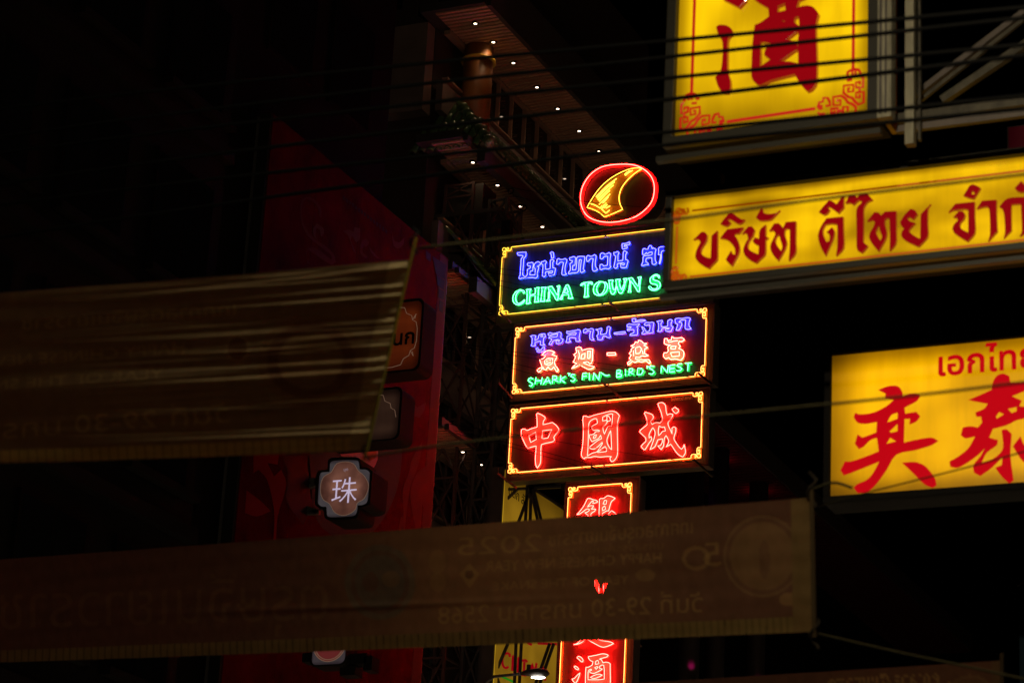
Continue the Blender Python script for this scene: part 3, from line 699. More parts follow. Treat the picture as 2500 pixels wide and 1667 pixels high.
# --- the tall wine sign at the top
Y1 = 18.0
b1 = thing('lightbox_sign', (-6.3, 18.2, 10.2), 'tall yellow lightbox with one big red Chinese character behind black cables', 'lightbox sign', 'yellow lightboxes on the right')
lightbox(b1, -7.12, -5.50, 10.385, 12.55, Y1, lit_face('wine_face', (1.08, .67, .003), .50, (1.2, 1, 1.0), .12, .10), fw=.085, lip=.07, fm=M_ALUD)
Q = crop(1600, 0, .25510)
for ds in (['580,260 610,240 680,245 730,280 740,320 700,360 690,420 690,680 715,760 715,850 690,890 640,890 600,830 570,740 620,690 640,560 640,400 600,330'],
           ['650,0 800,75 870,0 840,-60 720,-90 640,-60'],
           ['950,0 1080,80 1085,160 1000,220 950,240 930,400 920,600 920,740 960,800 1000,815 1100,770 1330,710 1390,810 1450,875 1500,850 1540,780 1545,560 1535,250 1560,130 1510,70 1440,55 1350,75 1370,0 1500,-60 1560,-160 1400,-230 1100,-180 850,-120',
            '1170,60 1240,30 1245,100 1170,120', '1335,165 1372,158 1376,250 1325,215', '1012,300 1045,285 1050,300 1020,315', '1000,395 1100,415 1050,480 1040,530 1100,570 1000,640 1005,500', '1345,305 1370,315 1360,445 1345,395 1245,382', '1365,475 1365,608 1280,590 1180,592 1330,485', '1205,200 1225,190 1245,205 1220,215']):
    raised(b1, [Q(P(d)) for d in ds], Y1, L_RED, .05, .0, bevel=.015)
RC = crop(1960, 150, 200/1742)
ORN = ['1010,575 960,585 960,650 1070,645 1075,500 870,520 865,670 970,760 1050,780 1110,860 1180,920 1290,880 1295,650 1130,670 1130,770 1210,770 1210,710',
       '1210,650 1210,560 1280,560 1285,370 1240,330', '1210,560 1130,560 1130,450 1210,440 1210,490', '740,870 740,820 800,820 800,930 650,935 645,760 820,735 900,790 960,880 1050,910 1130,980 1110,1110 950,1140 850,1110 860,970 960,970 950,1060',
       '740,1110 750,1000 600,1010 600,1090 680,1090 680,1050', '760,1060 850,1050', '320,1000 350,880 430,860 440,780 530,780 570,860 580,940 490,950', '330,1090 360,1130 470,1120', '340,960 420,955', '340,1015 420,1010',
       '880,340 950,340 950,240 1010,200 1090,170 1190,185 1220,240 1225,310', '1060,200 1055,320', '1120,200 1125,310', '940,420 1050,400']
orn = [W(RC(P(d)), Y1-.004) for d in ORN]
rcx, rcz = onY(1960+1300*.1148, 150+1090*.1148, Y1)[[0, 2]]
xm = (-7.12-5.50)/2
def ornament(root, fn, m, r_, name='corner_print'):
    mb = MB()
    for l in orn: mb.tube([fn(p) for p in l], r_, 4)
    return mb.build(name, m, root)
ornament(b1, lambda p: p, L_LINE, .0115)
ornament(b1, lambda p: (2*xm-p[0]-.0, p[1], p[2]-.012), L_LINE, .0115)
def bead(root, a, b, m, w_, Y):
    if abs(a[0]-b[0]) < 1e-6: MB().box((a[0]-w_/2, Y-.006, min(a[2], b[2])), (a[0]+w_/2, Y-.0005, max(a[2], b[2]))).build('border_line', m, root)
    else: MB().bar((a[0], Y-.003, a[2]), (b[0], Y-.003, b[2]), .006, w_).build('border_line', m, root)
pr = onY(1990, 266, Y1); bead(b1, (2*xm-pr[0], 0, pr[2]-.012), (pr[0], 0, pr[2]), L_LINE, .024, Y1)
pv = onY(2083, 172, Y1); bead(b1, (pv[0], 0, pv[2]), (pv[0], 0, 12.4), L_LINE, .024, Y1)
bead(b1, (2*xm-pv[0], 0, pv[2]-.012), (2*xm-pv[0], 0, 12.4), L_LINE, .024, Y1)
M_SILV = mat('silver_painted_frame', (.19, .175, .125), .4, noise=((30, 30, 4), .45, .1))
MB().box((-5.412, Y1-.075, 10.30), (-5.30, Y1+.05, 12.6)).build('edge_profile', M_SILV, b1)
MB().box((-5.395, Y1-.082, 10.33), (-5.375, Y1-.076, 12.6)).build('edge_bead', M_STEEL, b1)
MB().box((-5.35, Y1-.082, 10.33), (-5.335, Y1-.076, 12.6)).build('edge_bead', M_STEEL, b1)
MB().box((-5.398, Y1+.052, 10.32), (-5.36, Y1+.30, 12.6)).build('side_panel', mat('orange_rust_side', (.34, .13, .03), .35), b1)
# lower gutter rail and far side post
MB().box((-7.24, Y1-.10, 10.16), (-5.38, Y1-.03, 10.205)).build('gutter_rail', M_ALUD, b1)
MB().box((-5.24, Y1+.10, 10.13), (-5.17, Y1+.18, 12.6)).build('side_post', M_SILV, b1)
MB().box((-5.14, Y1+.12, 10.16), (-5.12, Y1+.16, 12.6)).build('side_post', M_ALU, b1)

# --- steel bracket that carries it from the building on the right
br = thing('sign_bracket', (1.4, 18.3, 10.3), 'steel bracket arm with diagonal stays carrying the tall yellow lightbox', 'bracket')
for a, b, w_ in (((2190, 291), (2500, 240), .062), ((2190, 318), (2500, 268), .05)):
    p = onY(*a, 18.22); q = onY(*b, 18.22); d = (q-p)/(q[0]-p[0]); e = p + d*(1.4-p[0])
    e[2] = p[2]; e[1] = 18.22
    MB().bar(p, e, w_, w_*1.1).build('beam', M_ALU if w_ > .055 else M_CAB, br)
for a, b, w_ in (((2300, 246), (2500, 112), .060), ((2235, 255), (2500, 48), .030), ((2225, 240), (2500, 30), .045)):
    p = onY(*a, 18.30); q = onY(*b, 18.30); MB().bar(p, p+(q-p)*3.2, w_, w_).build('stay', M_CAB if w_ == .045 else M_ALU, br)
MB().box((1.38, 18.0, 9.9), (1.46, 18.6, 14.6)).build('wall_plate', M_STEEL, br)

# --- long Thai company sign
Y2 = 19.0
b2 = thing('lightbox_sign', (-5.6, 19.2, 9.3), 'long yellow lightbox with red blackletter style Thai lettering below the tall one', 'lightbox sign', 'yellow lightboxes on the right')
lightbox(b2, -7.50, -2.9, 9.56, 10.36-.05, Y2, lit_face('company_face', (1.0, .585, .003), .34, (1.0, 1, 2.4), .15, .05), fw=.062, lip=.06, fm=M_ALUD)
P1 = crop(1680, 490, 280/2352); P2 = crop(1970, 450, 320/2352); P3 = crop(2280, 420, 220/1816)
for tr, ds in (
 (P1, ['100,800 170,740 270,640 330,640 385,690 380,780 340,870 280,960 255,1050 290,1110 370,1160 460,1180 465,1050 480,720 600,610 600,900 595,1190 510,1290 420,1390 300,1330 200,1250 150,1170 150,1080 190,970 250,860 230,810 170,780']),
 (P1, ['660,480 740,370 830,270 920,265 1010,330 1100,385 1155,380 1110,440 1050,475 990,460 900,400 830,370 790,400 870,440 820,500 760,520']),
 (P1, ['650,770 800,585 1130,545 1040,670 930,680 1000,780 1045,900 1050,1000 1010,1120 890,1340 800,1250 770,1200 880,1020 900,1090 960,1110 960,1000 920,920 850,840 760,790']),
 (P1, ['1390,340 1490,170 1520,160 1540,250 1640,275 1800,250 1880,190 1700,380 1580,405 1470,405 1410,370']),
 (P1, ['1100,680 1230,530 1310,530 1360,590 1330,700 1250,820 1220,920 1240,990 1320,1050 1440,1100 1450,920 1370,890 1320,830 1370,750 1450,780 1470,600 1590,490 1590,740 1640,750 1590,800 1580,1080 1480,1190 1390,1280 1270,1220 1170,1130 1130,1020 1160,900 1230,780 1210,690 1150,650']),
 (P1, ['1660,620 1760,470 1850,460 1920,520 1940,570 2000,440 2210,420 2205,800 2200,1060 2060,1230 2080,1000 2085,600 2030,565 1980,590 1980,700 2020,840 1990,970 1920,1100 1840,1230 1740,1110 1690,1000 1690,900 1750,770 1790,680 1740,600', '1860,680 1890,800 1930,930 1910,1030 1850,960 1790,850 1800,750']),
 (P2, ['210,500 300,390 390,290 450,300 530,360 620,240 660,215 660,410 560,520 470,450 390,400 350,420 410,450 360,520 300,550']),
 (P2, ['200,900 250,760 350,610 650,580 655,850 655,1130 520,1280 545,1100 545,720 440,705 330,720 290,790 290,900 350,1040 400,1020 410,950 390,880 350,860 450,770 490,830 480,920 440,1030 330,1280 260,1150 210,1010']),
 (P2, ['690,340 760,200 850,210 900,240 980,170 1080,170 1180,275 1080,320 1020,420 1015,600 1010,1040 1090,1100 1030,1180 980,1230 910,1190 890,1120 890,800 890,440 990,320 930,280 880,320 830,370 780,330']),
 (P2, ['1080,660 1210,500 1290,510 1330,560 1400,490 1600,480 1600,800 1595,1050 1480,1190 1490,1000 1480,610 1420,600 1390,640 1400,740 1430,850 1410,970 1280,1200 1180,1080 1120,970 1130,870 1190,770 1220,680 1170,630', '1290,700 1310,830 1350,930 1320,1010 1260,920 1230,840']),
 (P2, ['1670,680 1750,550 1860,440 1940,470 1980,530 1900,630 1840,580 1790,590 1840,660 1940,690 1840,800 1830,850 1920,920 2030,980 2040,540 2220,350 2170,420 2165,700 2165,930 2000,1120 1860,1060 1740,990 1690,920 1700,850 1740,800 1690,740']),
 (P3, ['590,480 720,270 800,250 940,320 860,450 800,540 700,520', '740,390 800,380 820,440 780,460']),
 (P3, ['290,810 430,640 820,600 825,900 825,1220 670,1400 520,1310 410,1230 370,1150 400,1060 480,980 470,920 390,910 500,790 580,790 630,850 610,930 540,1010 520,1080 560,1150 690,1220 690,760 600,740 450,760 360,770']),
 (P3, ['860,740 970,580 1260,560 1265,900 1280,1190 1090,1390 1130,1250 1120,800 1090,700 1000,700']),
 (P3, ['1310,700 1480,530 1816,500 1990,480 1990,900 1990,1160 1720,1290 1770,1200 1750,640 1560,650 1560,900 1565,1170 1400,1340 1430,1200 1410,850 1370,740']),
 (P3, ['1630,320 1760,180 1816,250 1900,240 2000,200 1850,390 1740,400 1660,370']),
 (P2, ['4240,600 4290,460 4390,310 4690,280 4695,550 4695,830 4560,980 4585,800 4585,420 4480,405 4370,420 4330,490 4330,600 4390,740 4440,720 4450,650 4430,580 4390,560 4490,470 4530,530 4520,620 4480,730 4370,980 4300,850 4250,710']),
):
    raised(b2, [tr(P(d)) for d in ds], Y2, L_RED, .035, .0, sharp=42, bevel=.010)
zt = onY(1900, 489.5, Y2)[2]; zb = onY(1900, 652, Y2)[2]; xl = onY(1652, 600, Y2)[0]
bead(b2, (xl+.13, 0, zt), (-3.4, 0, zt), L_LINE2, .014, Y2); bead(b2, (xl+.13, 0, zb), (-3.4, 0, zb), L_LINE2, .014, Y2)
bead(b2, (xl, 0, zb+.13), (xl, 0, zt-.13), L_LINE2, .014, Y2)
k = .36
for zc, sz in ((zb, 1), (zt, -1)):
    ornament(b2, lambda p: (xl-.035+(rcx-p[0])*k, Y2-.004, zc-sz*.035+sz*(p[2]-rcz)*k), L_LINE2, .0075)
MB().box((-7.21, 19.1, 10.37), (-7.13, 19.2, 10.56)).build('hanger_post', M_ALU, b2)
MB().box((-7.40, 19.05, 10.372), (-7.36, 19.12, 10.42)).build('hanger_stub', M_ALU, b2)
MB().box((-3.0, 19.06, 9.6), (1.4, 19.16, 9.7)).build('bracket_arm', M_STEEL, b2)
MB().box((-3.0, 19.06, 10.2), (1.4, 19.16, 10.3)).build('bracket_arm', M_STEEL, b2)
MB().box((-7.57, Y2-.10, 9.39), (-3.1, Y2-.03, 9.425)).build('gutter_rail', M_ALUD, b2)

# --- lower yellow sign with two big characters
Y3 = 21.0
b3 = thing('lightbox_sign', (-5.2, 21.2, 8.0), 'orange yellow lightbox with thick red brushed Chinese characters at the right edge', 'lightbox sign', 'yellow lightboxes on the right')
lightbox(b3, -6.735, -2.9, 8.225, 9.525, Y3, lit_face('brush_face', (1.10, .55, .001), .62, (.8, 1, 1.2), .3, .09), fw=.06, fm=M_BLACK, lip=.05)
W3 = crop(1980, 780, 520/1699)
for ds in (['535,560 620,530 690,530 725,570 730,610 790,590 850,590 870,610 840,650 745,700 750,750 840,735 870,770 840,810 785,835 790,790 745,790 740,980 850,955 960,940 1015,965 960,1000 830,1040 680,1075 600,1200 520,1310 450,1370 370,1380 340,1340 370,1310 440,1280 490,1230 545,1130 420,1180 320,1220 260,1240 235,1200 270,1130 320,1130 440,1090 540,1050 525,940 470,960 420,1010 380,1030 350,990 370,915 410,940 520,900 525,815 430,830 370,820 340,780 350,745 400,755 500,740 600,690 660,640 590,630 595,590',
            '605,820 640,760 690,740 690,790', '625,890 690,830 690,890 640,900', '600,990 630,940 680,970'],
           ['725,1140 830,1135 900,1160 950,1210 990,1270 1000,1320 970,1340 900,1310 820,1230'],
           ['1255,640 1350,600 1440,560 1450,500 1480,450 1530,430 1580,450 1590,500 1720,495 1900,480 1860,520 1700,570 1600,610 1680,645 1660,690 1760,700 1850,690 1800,740 1690,790 1640,800 1560,840 1450,870 1420,940 1490,960 1480,1000 1400,1060 1360,1140 1450,1110 1530,1030 1520,880 1560,875 1600,910 1590,1080 1615,1280 1580,1305 1520,1250 1470,1180 1520,1160 1530,1090 1440,1180 1350,1245 1300,1220 1295,1160 1350,1090 1390,1020 1340,1070 1260,1130 1170,1180 1110,1170 1105,1130 1160,1100 1250,1030 1310,930 1230,945 1195,920 1210,860 1270,850 1330,860 1365,820 1355,770 1320,775 1310,740 1380,710 1410,670 1300,650',
            '1475,770 1500,735 1540,755 1480,790', '1570,710 1640,695 1640,730 1600,745'],
           ['1610,1010 1670,930 1700,1000 1800,1100 1900,1150 1800,1200 1690,1130']):
    raised(b3, [W3(P(d)) for d in ds], Y3, L_RED2, .006, .0)
def text_on(root, body, x, z, h, Y, m, bold=0.0, width=None, th=.006, name='letter', mirror=False):
    pol, wd = text_polys(body)
    sx = h if width is None else width/wd
    mb = MB()
    loops = []
    for p_ in pol:
        q = p_
        if bold:
            a = q-np.roll(q, 1, 0); b = np.roll(q, -1, 0)-q
            na = np.stack([a[:, 1], -a[:, 0]], 1); nb = np.stack([b[:, 1], -b[:, 0]], 1)
            na /= np.linalg.norm(na, axis=1)[:, None]+1e-9; nb /= np.linalg.norm(nb, axis=1)[:, None]+1e-9
            n_ = na+nb; n_ /= np.linalg.norm(n_, axis=1)[:, None]+1e-9
            area = .5*np.sum(q[:, 0]*np.roll(q[:, 1], -1)-np.roll(q[:, 0], -1)*q[:, 1])
            q = q + n_*bold*TEXT_SIGN
        loops.append([(x+a_[0]*sx, Y-th, z+a_[1]*h) for a_ in q])
    for g in group_loops(loops):
        k_ = plate(g, th-.0005); mb.add(k_.v, k_.f)
    return recalc(mb.build(name, m, root))
TEXT_SIGN = -1
pa = onY(2293, 917, Y3)
text_on(b3, 'เอกไทย', pa[0], pa[2], .305, Y3, L_RED2, bold=.022, name='lettering')
MB().box((-2.8, 21.05, 8.4), (1.4, 21.15, 8.5)).build('bracket_arm', M_STEEL, b3)
MB().box((-2.8, 21.05, 9.2), (1.4, 21.15, 9.3)).build('bracket_arm', M_STEEL, b3)

# --- dark red panel that peeks in above the company sign at the right edge
bz = onY(2463, 378, 26)
rp = thing('lightbox_sign', (bz[0]+.6, 26.1, bz[2]-.3), 'dark red sign panel, faint glow added, at the right edge above the Thai lettering', 'sign')
MB().box((bz[0], 26.0, bz[2]-.5), (bz[0]+1.6, 26.012, onY(2463, 312, 26)[2])).build('face_panel', mat('dark_red_vinyl_glow', (.08, .002, .008), .5, emit=(.012, .0, .001), strength=1.0), rp)  # unlit panel given a faint red glow of its own
MB().box((bz[0]-.02, 26.015, bz[2]-.52), (bz[0]+1.62, 26.2, onY(2463, 312, 26)[2]+.02)).build('cabinet', M_CAB, rp)

# --- yellow wall sign behind the mast (flat against the facade, so it recedes)
XW = -19.9
M_WALLF = lit_face('wall_sign_face', (.68, .41, .018), .6, (1, .9, .9), .3, .06)
b4 = thing('lightbox_sign', (XW-.1, 43.6, 9.5), 'yellow wall lightbox with red CHIN letters behind the steel mast', 'lightbox sign')
p00 = onX(1232, 1190, XW); p01 = onX(1195, 1660, XW)
MB().box((XW-.012, p00[1], 9.7), (XW, 47.5, p00[2]+.35)).build('lit_face', M_WALLF, b4)
MB().box((XW-.25, p00[1]-.05, 9.65), (XW-.014, 47.55, p00[2]+.40)).build('cabinet', M_CAB, b4)
CW = crop(1190, 1540, 200/2352)
L_REDW = mat('red_vinyl_wall', (.40, .005, .01), .4, emit=(.19, .0, .004), strength=1.0)
def ribbonX(root, strokes, wpx, m, X, name):
    mb = MB()
    for k, s_ in enumerate(strokes):
        q = [np.array(p) for p in smooth_poly(s_, False, 3, 40)]
        L_, R_ = [], []
        for i, p in enumerate(q):
            d = q[min(i+1, len(q)-1)]-q[max(i-1, 0)]; d = d/(np.linalg.norm(d)+1e-9); n_ = np.array([-d[1], d[0]])*wpx/2
            L_.append(onX(*(p+n_), X+.006+.0008*k)); R_.append(onX(*(p-n_), X+.006+.0008*k))
        for i in range(len(q)-1):
            mb.add([L_[i], L_[i+1], R_[i+1], R_[i]], [(0, 1, 2, 3)])
    return mb.build(name, m, root)
for d in ('640,740 640,660 570,625 490,665 430,790 430,920 470,1020 540,1060 610,1010', '735,690 710,1140|720,990 870,1000|895,740 870,1180', '990,840 1100,830 1140,890|1060,870 1045,1230|960,1240 1120,1270',
          '1230,1150 1280,930 1360,1230 1410,910', '1480,1400 1610,1030 1655,1420|1530,1250 1650,1260'):
    ribbonX(b4, [CW(P(q)) for q in d.split('|')], 5.6, L_REDW, XW, 'letter')
ribbonX(b4, [CW(P('1150,330 1280,390'))], 6, L_REDW, XW, 'letter'); ribbonX(b4, [CW(P('1440,345 2000,370'))], 6, L_REDW, XW, 'letter')
ribbonX(b4, [CW(P('345,1272 780,1465'))], 4.6, mat('green_bar', (.02, .3, .02), .4, emit=(.0, .16, .005), strength=1.0), XW, 'green_bar')
pol, wd = text_polys('บตก ลัก')
ta = onX(1242, 1200, XW); tb = onX(1288, 1226, XW); sc_ = (tb[1]-ta[1])/wd
loops = [[(XW+.006, ta[1]+q[0]*sc_, ta[2]+q[1]*.26-.05) for q in p_] for p_ in pol]
mb = MB()
for g in group_loops(loops, (1, 2)):
    k_ = plate(g, -.005, 'X'); mb.add(k_.v, k_.f)
recalc(mb.build('lettering', M_BLACK, b4))
# ------------------------------------------------------------------ ground and street
M_ASPH = mat('asphalt', (.05, .048, .046), .8, noise=((.6, .6, .6), .4, .2))
M_PAVE = mat('pavement', (.22, .20, .18), .8, noise=((1.5, 1.5, 1.5), .3, .2))
def struct(name, mb, m):
    return tag(mb.build(name, m), kind='structure')
struct('ground', MB().box((-400, -300, -.6), (400, 700, -.05)), mat('far_ground', (.10, .09, .08), .9))
struct('road', MB().box((-15.2, -60, -.046), (-3.6, 220, 0)), M_ASPH)
for a, b, n in ((-20.4, -15.35, 'pavement_left'), (-3.45, 1.5, 'pavement_right')):
    struct(n, MB().box((a, -60, -.046), (b, 220, .13)), M_PAVE)
struct('kerb_left', MB().box((-15.348, -60, -.046), (-15.2, 220, .14)), mat('kerb_stone', (.35, .33, .30), .8))
struct('kerb_right', MB().box((-3.598, -60, -.046), (-3.452, 220, .14)), MATS['kerb_stone'])
M_WPAINT = mat('road_paint', (.7, .68, .62), .7)
for x in (-12.3, -9.4, -6.5):
    mb = MB()
    for k in range(30): mb.box((x-.06, -20+k*4, .001), (x+.06, -18+k*4, .005))
    struct('lane_marking', mb, M_WPAINT)

# ------------------------------------------------------------------ street lamps (one shows in front of the wall sign, three are added out of view)
G_LAMP = glow('lamp_white', (9, 8.6, 7.6))
def street_lamp(base, side, label, power, h=10.93, cone=120, col=(1, .80, .50), arm=1.3, tilt=None):
    x, y, z = base
    t = thing('street_lamp', base, label, 'street lamp', 'street lamps along the kerbs')
    px = x - side*arm
    MB().tube([(px, y, z), (px, y, z+4), (px, y, h-.9), (px+side*.12, y, h-.2), (px+side*.5, y, h+.03), (x-side*.25, y, h+.06)], [.10, .085, .05, .03, .025, .025], 10).build('pole', M_STEEL, t, True)
    MB().tube([(x-side*.30, y, h+.06), (x-side*.22, y, h+.07), (x, y, h+.06), (x+side*.14, y, h+.045), (x+side*.19, y, h+.03)], [.03, .05, .08, .065, .02], 12).build('head', M_STEEL, t, True)
    MB().cyl((x-side*.18, y, h+.10), (x-side*.18, y, h+.20), .035, .035, 10).build('photocell', M_STEEL, t)
    mb = MB(); n = 20; c = (x+side*.0, y, h-.035)
    mb.add([c]+[(c[0]+.12*math.cos(2*math.pi*k/n), c[1]+.10*math.sin(2*math.pi*k/n), h-.02) for k in range(n)], [(0, 1+(k+1) % n, 1+k) for k in range(n)])
    mb.build('lens', G_LAMP, t)
    l = bpy.data.lights.new('street_lamp_light', 'SPOT'); l.energy = power; l.color = col; l.spot_size = R(cone); l.spot_blend = .35; l.shadow_soft_size = .15
    o = bpy.data.objects.new('street_lamp_light', l); COL.objects.link(o); o.location = (x, y, h-.06); o.parent = None
    o.location = (x-base[0], y-base[1], h-.06-base[2]); o.parent = t
    if tilt: o.rotation_euler = Vector(tilt).to_track_quat('-Z', 'Y').to_euler()
    return t
lp = onY(1314, 1650, 38.5)
street_lamp((lp[0], 38.5, .13), 1, 'lit street lamp head in front of the yellow CHIN wall sign', 15000, h=lp[2])
street_lamp((-4.0, 10.0, .13), -1, 'added unseen street lamp nearest the camera, lighting the banners and sign frames', 2650, h=10.2, cone=172, arm=2.6, col=(1, .84, .55), tilt=(-.25, .75, -.6))  # added out of view, tilted to light the banners and sign frames
street_lamp((-4.6, 52.0, .13), -1, 'added unseen street lamp far down the road, brightening the soffits', 15000, h=10.5)  # added out of view; its bounce off the street brightens the soffits
street_lamp((-4.6, 36.0, .13), -1, 'added unseen street lamp opposite the neon signs, brightening the soffits', 15000, h=10.5)  # added out of view for the same bounce onto the soffits

# ------------------------------------------------------------------ hotel with tiled eaves and slatted soffits
M_WOOD = mat('soffit_wood', (.42, .22, .14), .55, noise=((30, 2, 30), .35, .1))
M_WALLD = mat('hotel_wall', (.16, .10, .085), .7, noise=((1.5, 1.5, 1.5), .3, .1))
M_MULL = mat('bronze_mullion', (.26, .15, .10), .5)
M_PANE = mat('dark_window_glass', (.006, .006, .007), .03, spec=.6)
M_TILE = mat('green_glazed_tile', (.085, .13, .055), .14, noise=((9, 9, 9), .5, .1), coat=.4)
M_FASC = mat('dark_fascia', (.035, .024, .022), .6)
M_ORANGE = mat('orange_column', (.26, .092, .019), .5, noise=((2, 2, 2), .15, 0))
G_DOWN = glow('downlight_lens', (7, 5.2, 3.6))
H0, H1 = 41.2, 53.0
hotel = thing('hotel_building', (-23.5, 47.0, 0), 'dark hotel facade with green tiled eaves, slatted wooden soffits and rows of downlights', 'building')
MB().box((-34, H0+.6, 0), (-21.72, H1, 30)).build('wall', mat('hotel_core_wall', (.045, .027, .023), .8, spec=.1), hotel)
def downlight(x, y, z, power=0):
    n = 12
    o = MB().tube([(x, y, z-.012), (x, y, z+.02)], .075, n).build('downlight', M_BLACK, hotel)
    mb = MB(); mb.add([(x, y, z-.016)]+[(x+.033*math.cos(2*math.pi*k/n), y+.033*math.sin(2*math.pi*k/n), z-.014) for k in range(n)], [(0, 1+(k+1) % n, 1+k) for k in range(n)])
    mb.build('lens', G_DOWN, o)
    if power:
        l = bpy.data.lights.new('downlight_beam', 'SPOT'); l.energy = power; l.color = (1, .66, .36); l.spot_size = R(110); l.spot_blend = .7; l.shadow_soft_size = .05
        ob = bpy.data.objects.new('downlight_beam', l); COL.objects.link(ob); ob.parent = o
        ob.location = (x-ORG[o.name][0], y-ORG[o.name][1], z-.03-ORG[o.name][2])
tile_me = None
def tile_mesh():
    mb = MB(); n = 6; L_, r_ = .34, .075
    v = []; f = []
    for k in range(n+1):
        a = math.pi*k/n
        for t_, rr in ((0, r_), (L_, r_*.86)):
            v.append((-t_, rr*math.cos(a), rr*math.sin(a)))
    for k in range(n): f.append((2*k, 2*k+2, 2*k+3, 2*k+1))
    mb.add(v, f); v2 = [(0, r_*.8*math.cos(math.pi*k/n), r_*.8*math.sin(math.pi*k/n)) for k in range(n+1)]
    b = len(mb.v); mb.add(v2, [])
    for k in range(n): mb.f.append((2*k, b+k, b+k+1, 2*k+2))
    me = bpy.data.meshes.new('roof_tile'); me.from_pydata(mb.v, [], mb.f); me.update(); me.materials.append(M_TILE)
    me.polygons.foreach_set('use_smooth', [True]*len(me.polygons))
    return me
tile_me = tile_mesh()
def tile_roof(z_hi, z_lo, x_in, x_out, y0, y1, singles, hip=True):
    sl = math.atan2(z_hi-z_lo, x_out-x_in); L_ = math.hypot(z_hi-z_lo, x_out-x_in)
    MB().add([(x_in, y0+.2, z_hi-.03), (x_out, y0-.6, z_lo-.03), (x_out, y1, z_lo-.03), (x_in, y1, z_hi-.03)], [(0, 1, 2, 3)]).build('roof_deck', M_FASC, hotel)
    pitch = .185; nrow = int(L_/.29)+1; st = MB()
    cols = int((y1-y0)/pitch)
    for c in range(cols):
        y = y0+c*pitch
        for r_ in range(nrow):
            d = L_-r_*.29            # lower end of this tile, measured down the slope
            if d < .2: continue
            x = x_in+math.cos(sl)*d; z = z_hi-math.sin(sl)*d+.012*(r_ % 2)
            rot = Matrix.Rotation(sl, 4, 'Y')
            jz = random.uniform(-.008, .008)
            if singles:
                o = bpy.data.objects.new('roof_tile', tile_me); COL.objects.link(o); o.parent = hotel
                o.matrix_local = Matrix.Translation(Vector((x, y, z+.01+jz))-Vector(ORG[hotel.name]))@rot@Matrix.Rotation(random.uniform(-.05, .05), 4, 'X')
            else:
                b = len(st.v)
                for v_ in tile_me.vertices:
                    q = rot@v_.co; st.v.append((q.x+x, q.y+y, q.z+z+.01))
                for p_ in tile_me.polygons: st.f.append(tuple(i+b for i in p_.vertices))
    if st.v: tag(st.build('roof_tiles', M_TILE, hotel, True), kind='stuff')
    # near hip: ridge caps and the short slope that faces the camera
    a = Vector((x_in, y0+.25, z_hi+.04)); b = Vector((x_out+.02, y0-.72, z_lo+.06))
    for k in range(7 if hip else 0):
        p, q = a.lerp(b, k/7), a.lerp(b, (k+1.12)/7)
        MB().tube([p, q], [.085, .115], 10).build('ridge_cap', M_TILE, hotel, True)
    for c in range(9 if hip else 0):
        x = x_out-.12-c*.19
        if x < x_in-1.0: break
        for r_ in range(5):
            t_ = (r_+.5)/5
            if x > x_in+(x_out-x_in)*((r_+1)/5): continue
            y = y0+.3-1.02*(r_+1)/5; z = z_hi-(z_hi-z_lo)*(r_+1)/5+.02
            o = bpy.data.objects.new('roof_tile', tile_me); COL.objects.link(o); o.parent = hotel
            o.matrix_local = Matrix.Translation(Vector((x, y, z))-Vector(ORG[hotel.name]))@Matrix.Rotation(-math.pi/2, 4, 'Z')@Matrix.Rotation(math.atan2(z_hi-z_lo, 1.02), 4, 'Y')
    MB().box((x_out-.22, y0-.75, z_lo-.34), (x_out-.05, y1, z_lo-.045)).build('fascia', M_FASC, hotel)
def storey(z, xi, xo, sill, lights, mull0, power, fh=.06):
    MB().box((xi-.3, H0-.1, z+.035), (xo-.05, H1, z+.20)).build('slab', M_FASC, hotel)
    mb = MB(); y = H0
    while y < H1:
        mb.box((xi, y, z), (xo, y+.085, z+.03)); y += .135
    tag(mb.build('soffit_slats', M_WOOD, hotel), kind='stuff')
    MB().box((xo+.003, H0-.1, z-.05), (xo+.10, H1, z+fh)).build('fascia', M_FASC, hotel)
    xg = xi-.06
    MB().box((xg-.06, H0+.7, sill-.035), (xg+.07, H1, sill)).build('sill', M_MULL, hotel)
    MB().box((xi-.14, H0+.7, z-.09), (xi-.004, H1, z-.004)).build('head_rail', M_MULL, hotel)
    MB().box((xg-.12, H0+.6, sill-.75), (xg+.02, H1, sill-.102)).build('spandrel', M_WALLD, hotel)
    y = mull0; k = 0
    while y < H1-.7:
        w_ = .05 if k % 2 else .032
        MB().box((xg, y-w_/2, sill+.002), (xg+.08, y+w_/2, z-.092)).build('mullion', M_MULL, hotel)
        MB().box((xg-.012, y+w_/2+.01, sill+.002), (xg-.004, y+.66-.03, z-.092)).build('pane', M_PANE, hotel)
        y += .66; k += 1
    for (x, yy) in lights: downlight(x, yy, z, power)
storey(25.1, -21.45, -20.30, 24.06, [(-20.86, q) for q in (41.80, 42.66, 43.65, 44.85, 45.95, 47.13, 48.24, 49.4, 50.5)], 43.64, 9.0, .9)
storey(22.28, -21.34, -20.62, 21.05, [(-20.92, q) for q in (42.2, 43.37, 44.50, 45.62, 46.8, 48.0)], 43.2, 7)
storey(19.55, -21.34, -20.62, 18.3, [(-20.92, q) for q in (43.39, 44.5)], 43.2, 7)
storey(16.45, -21.34, -20.62, 15.2, [(-20.92, q) for q in (42.55, 43.37)], 43.2, 0)
tile_roof(23.62, 22.20, -21.36, -20.20, 42.1, 49.6, True)
tile_roof(20.85, 19.52, -21.36, -20.20, 42.1, 49.6, False, False)
MB().box((-23.4, H0+.25, 23.2), (-21.73, H0+.58, 25.1)).build('end_wall', M_WALLD, hotel)
pc = onX(1165, 200, -21.2)
MB().cyl((-21.25, pc[1]+.1, 23.2), (-21.25, pc[1]+.1, 25.09), .30, .30, 24).build('column', M_ORANGE, hotel, True)
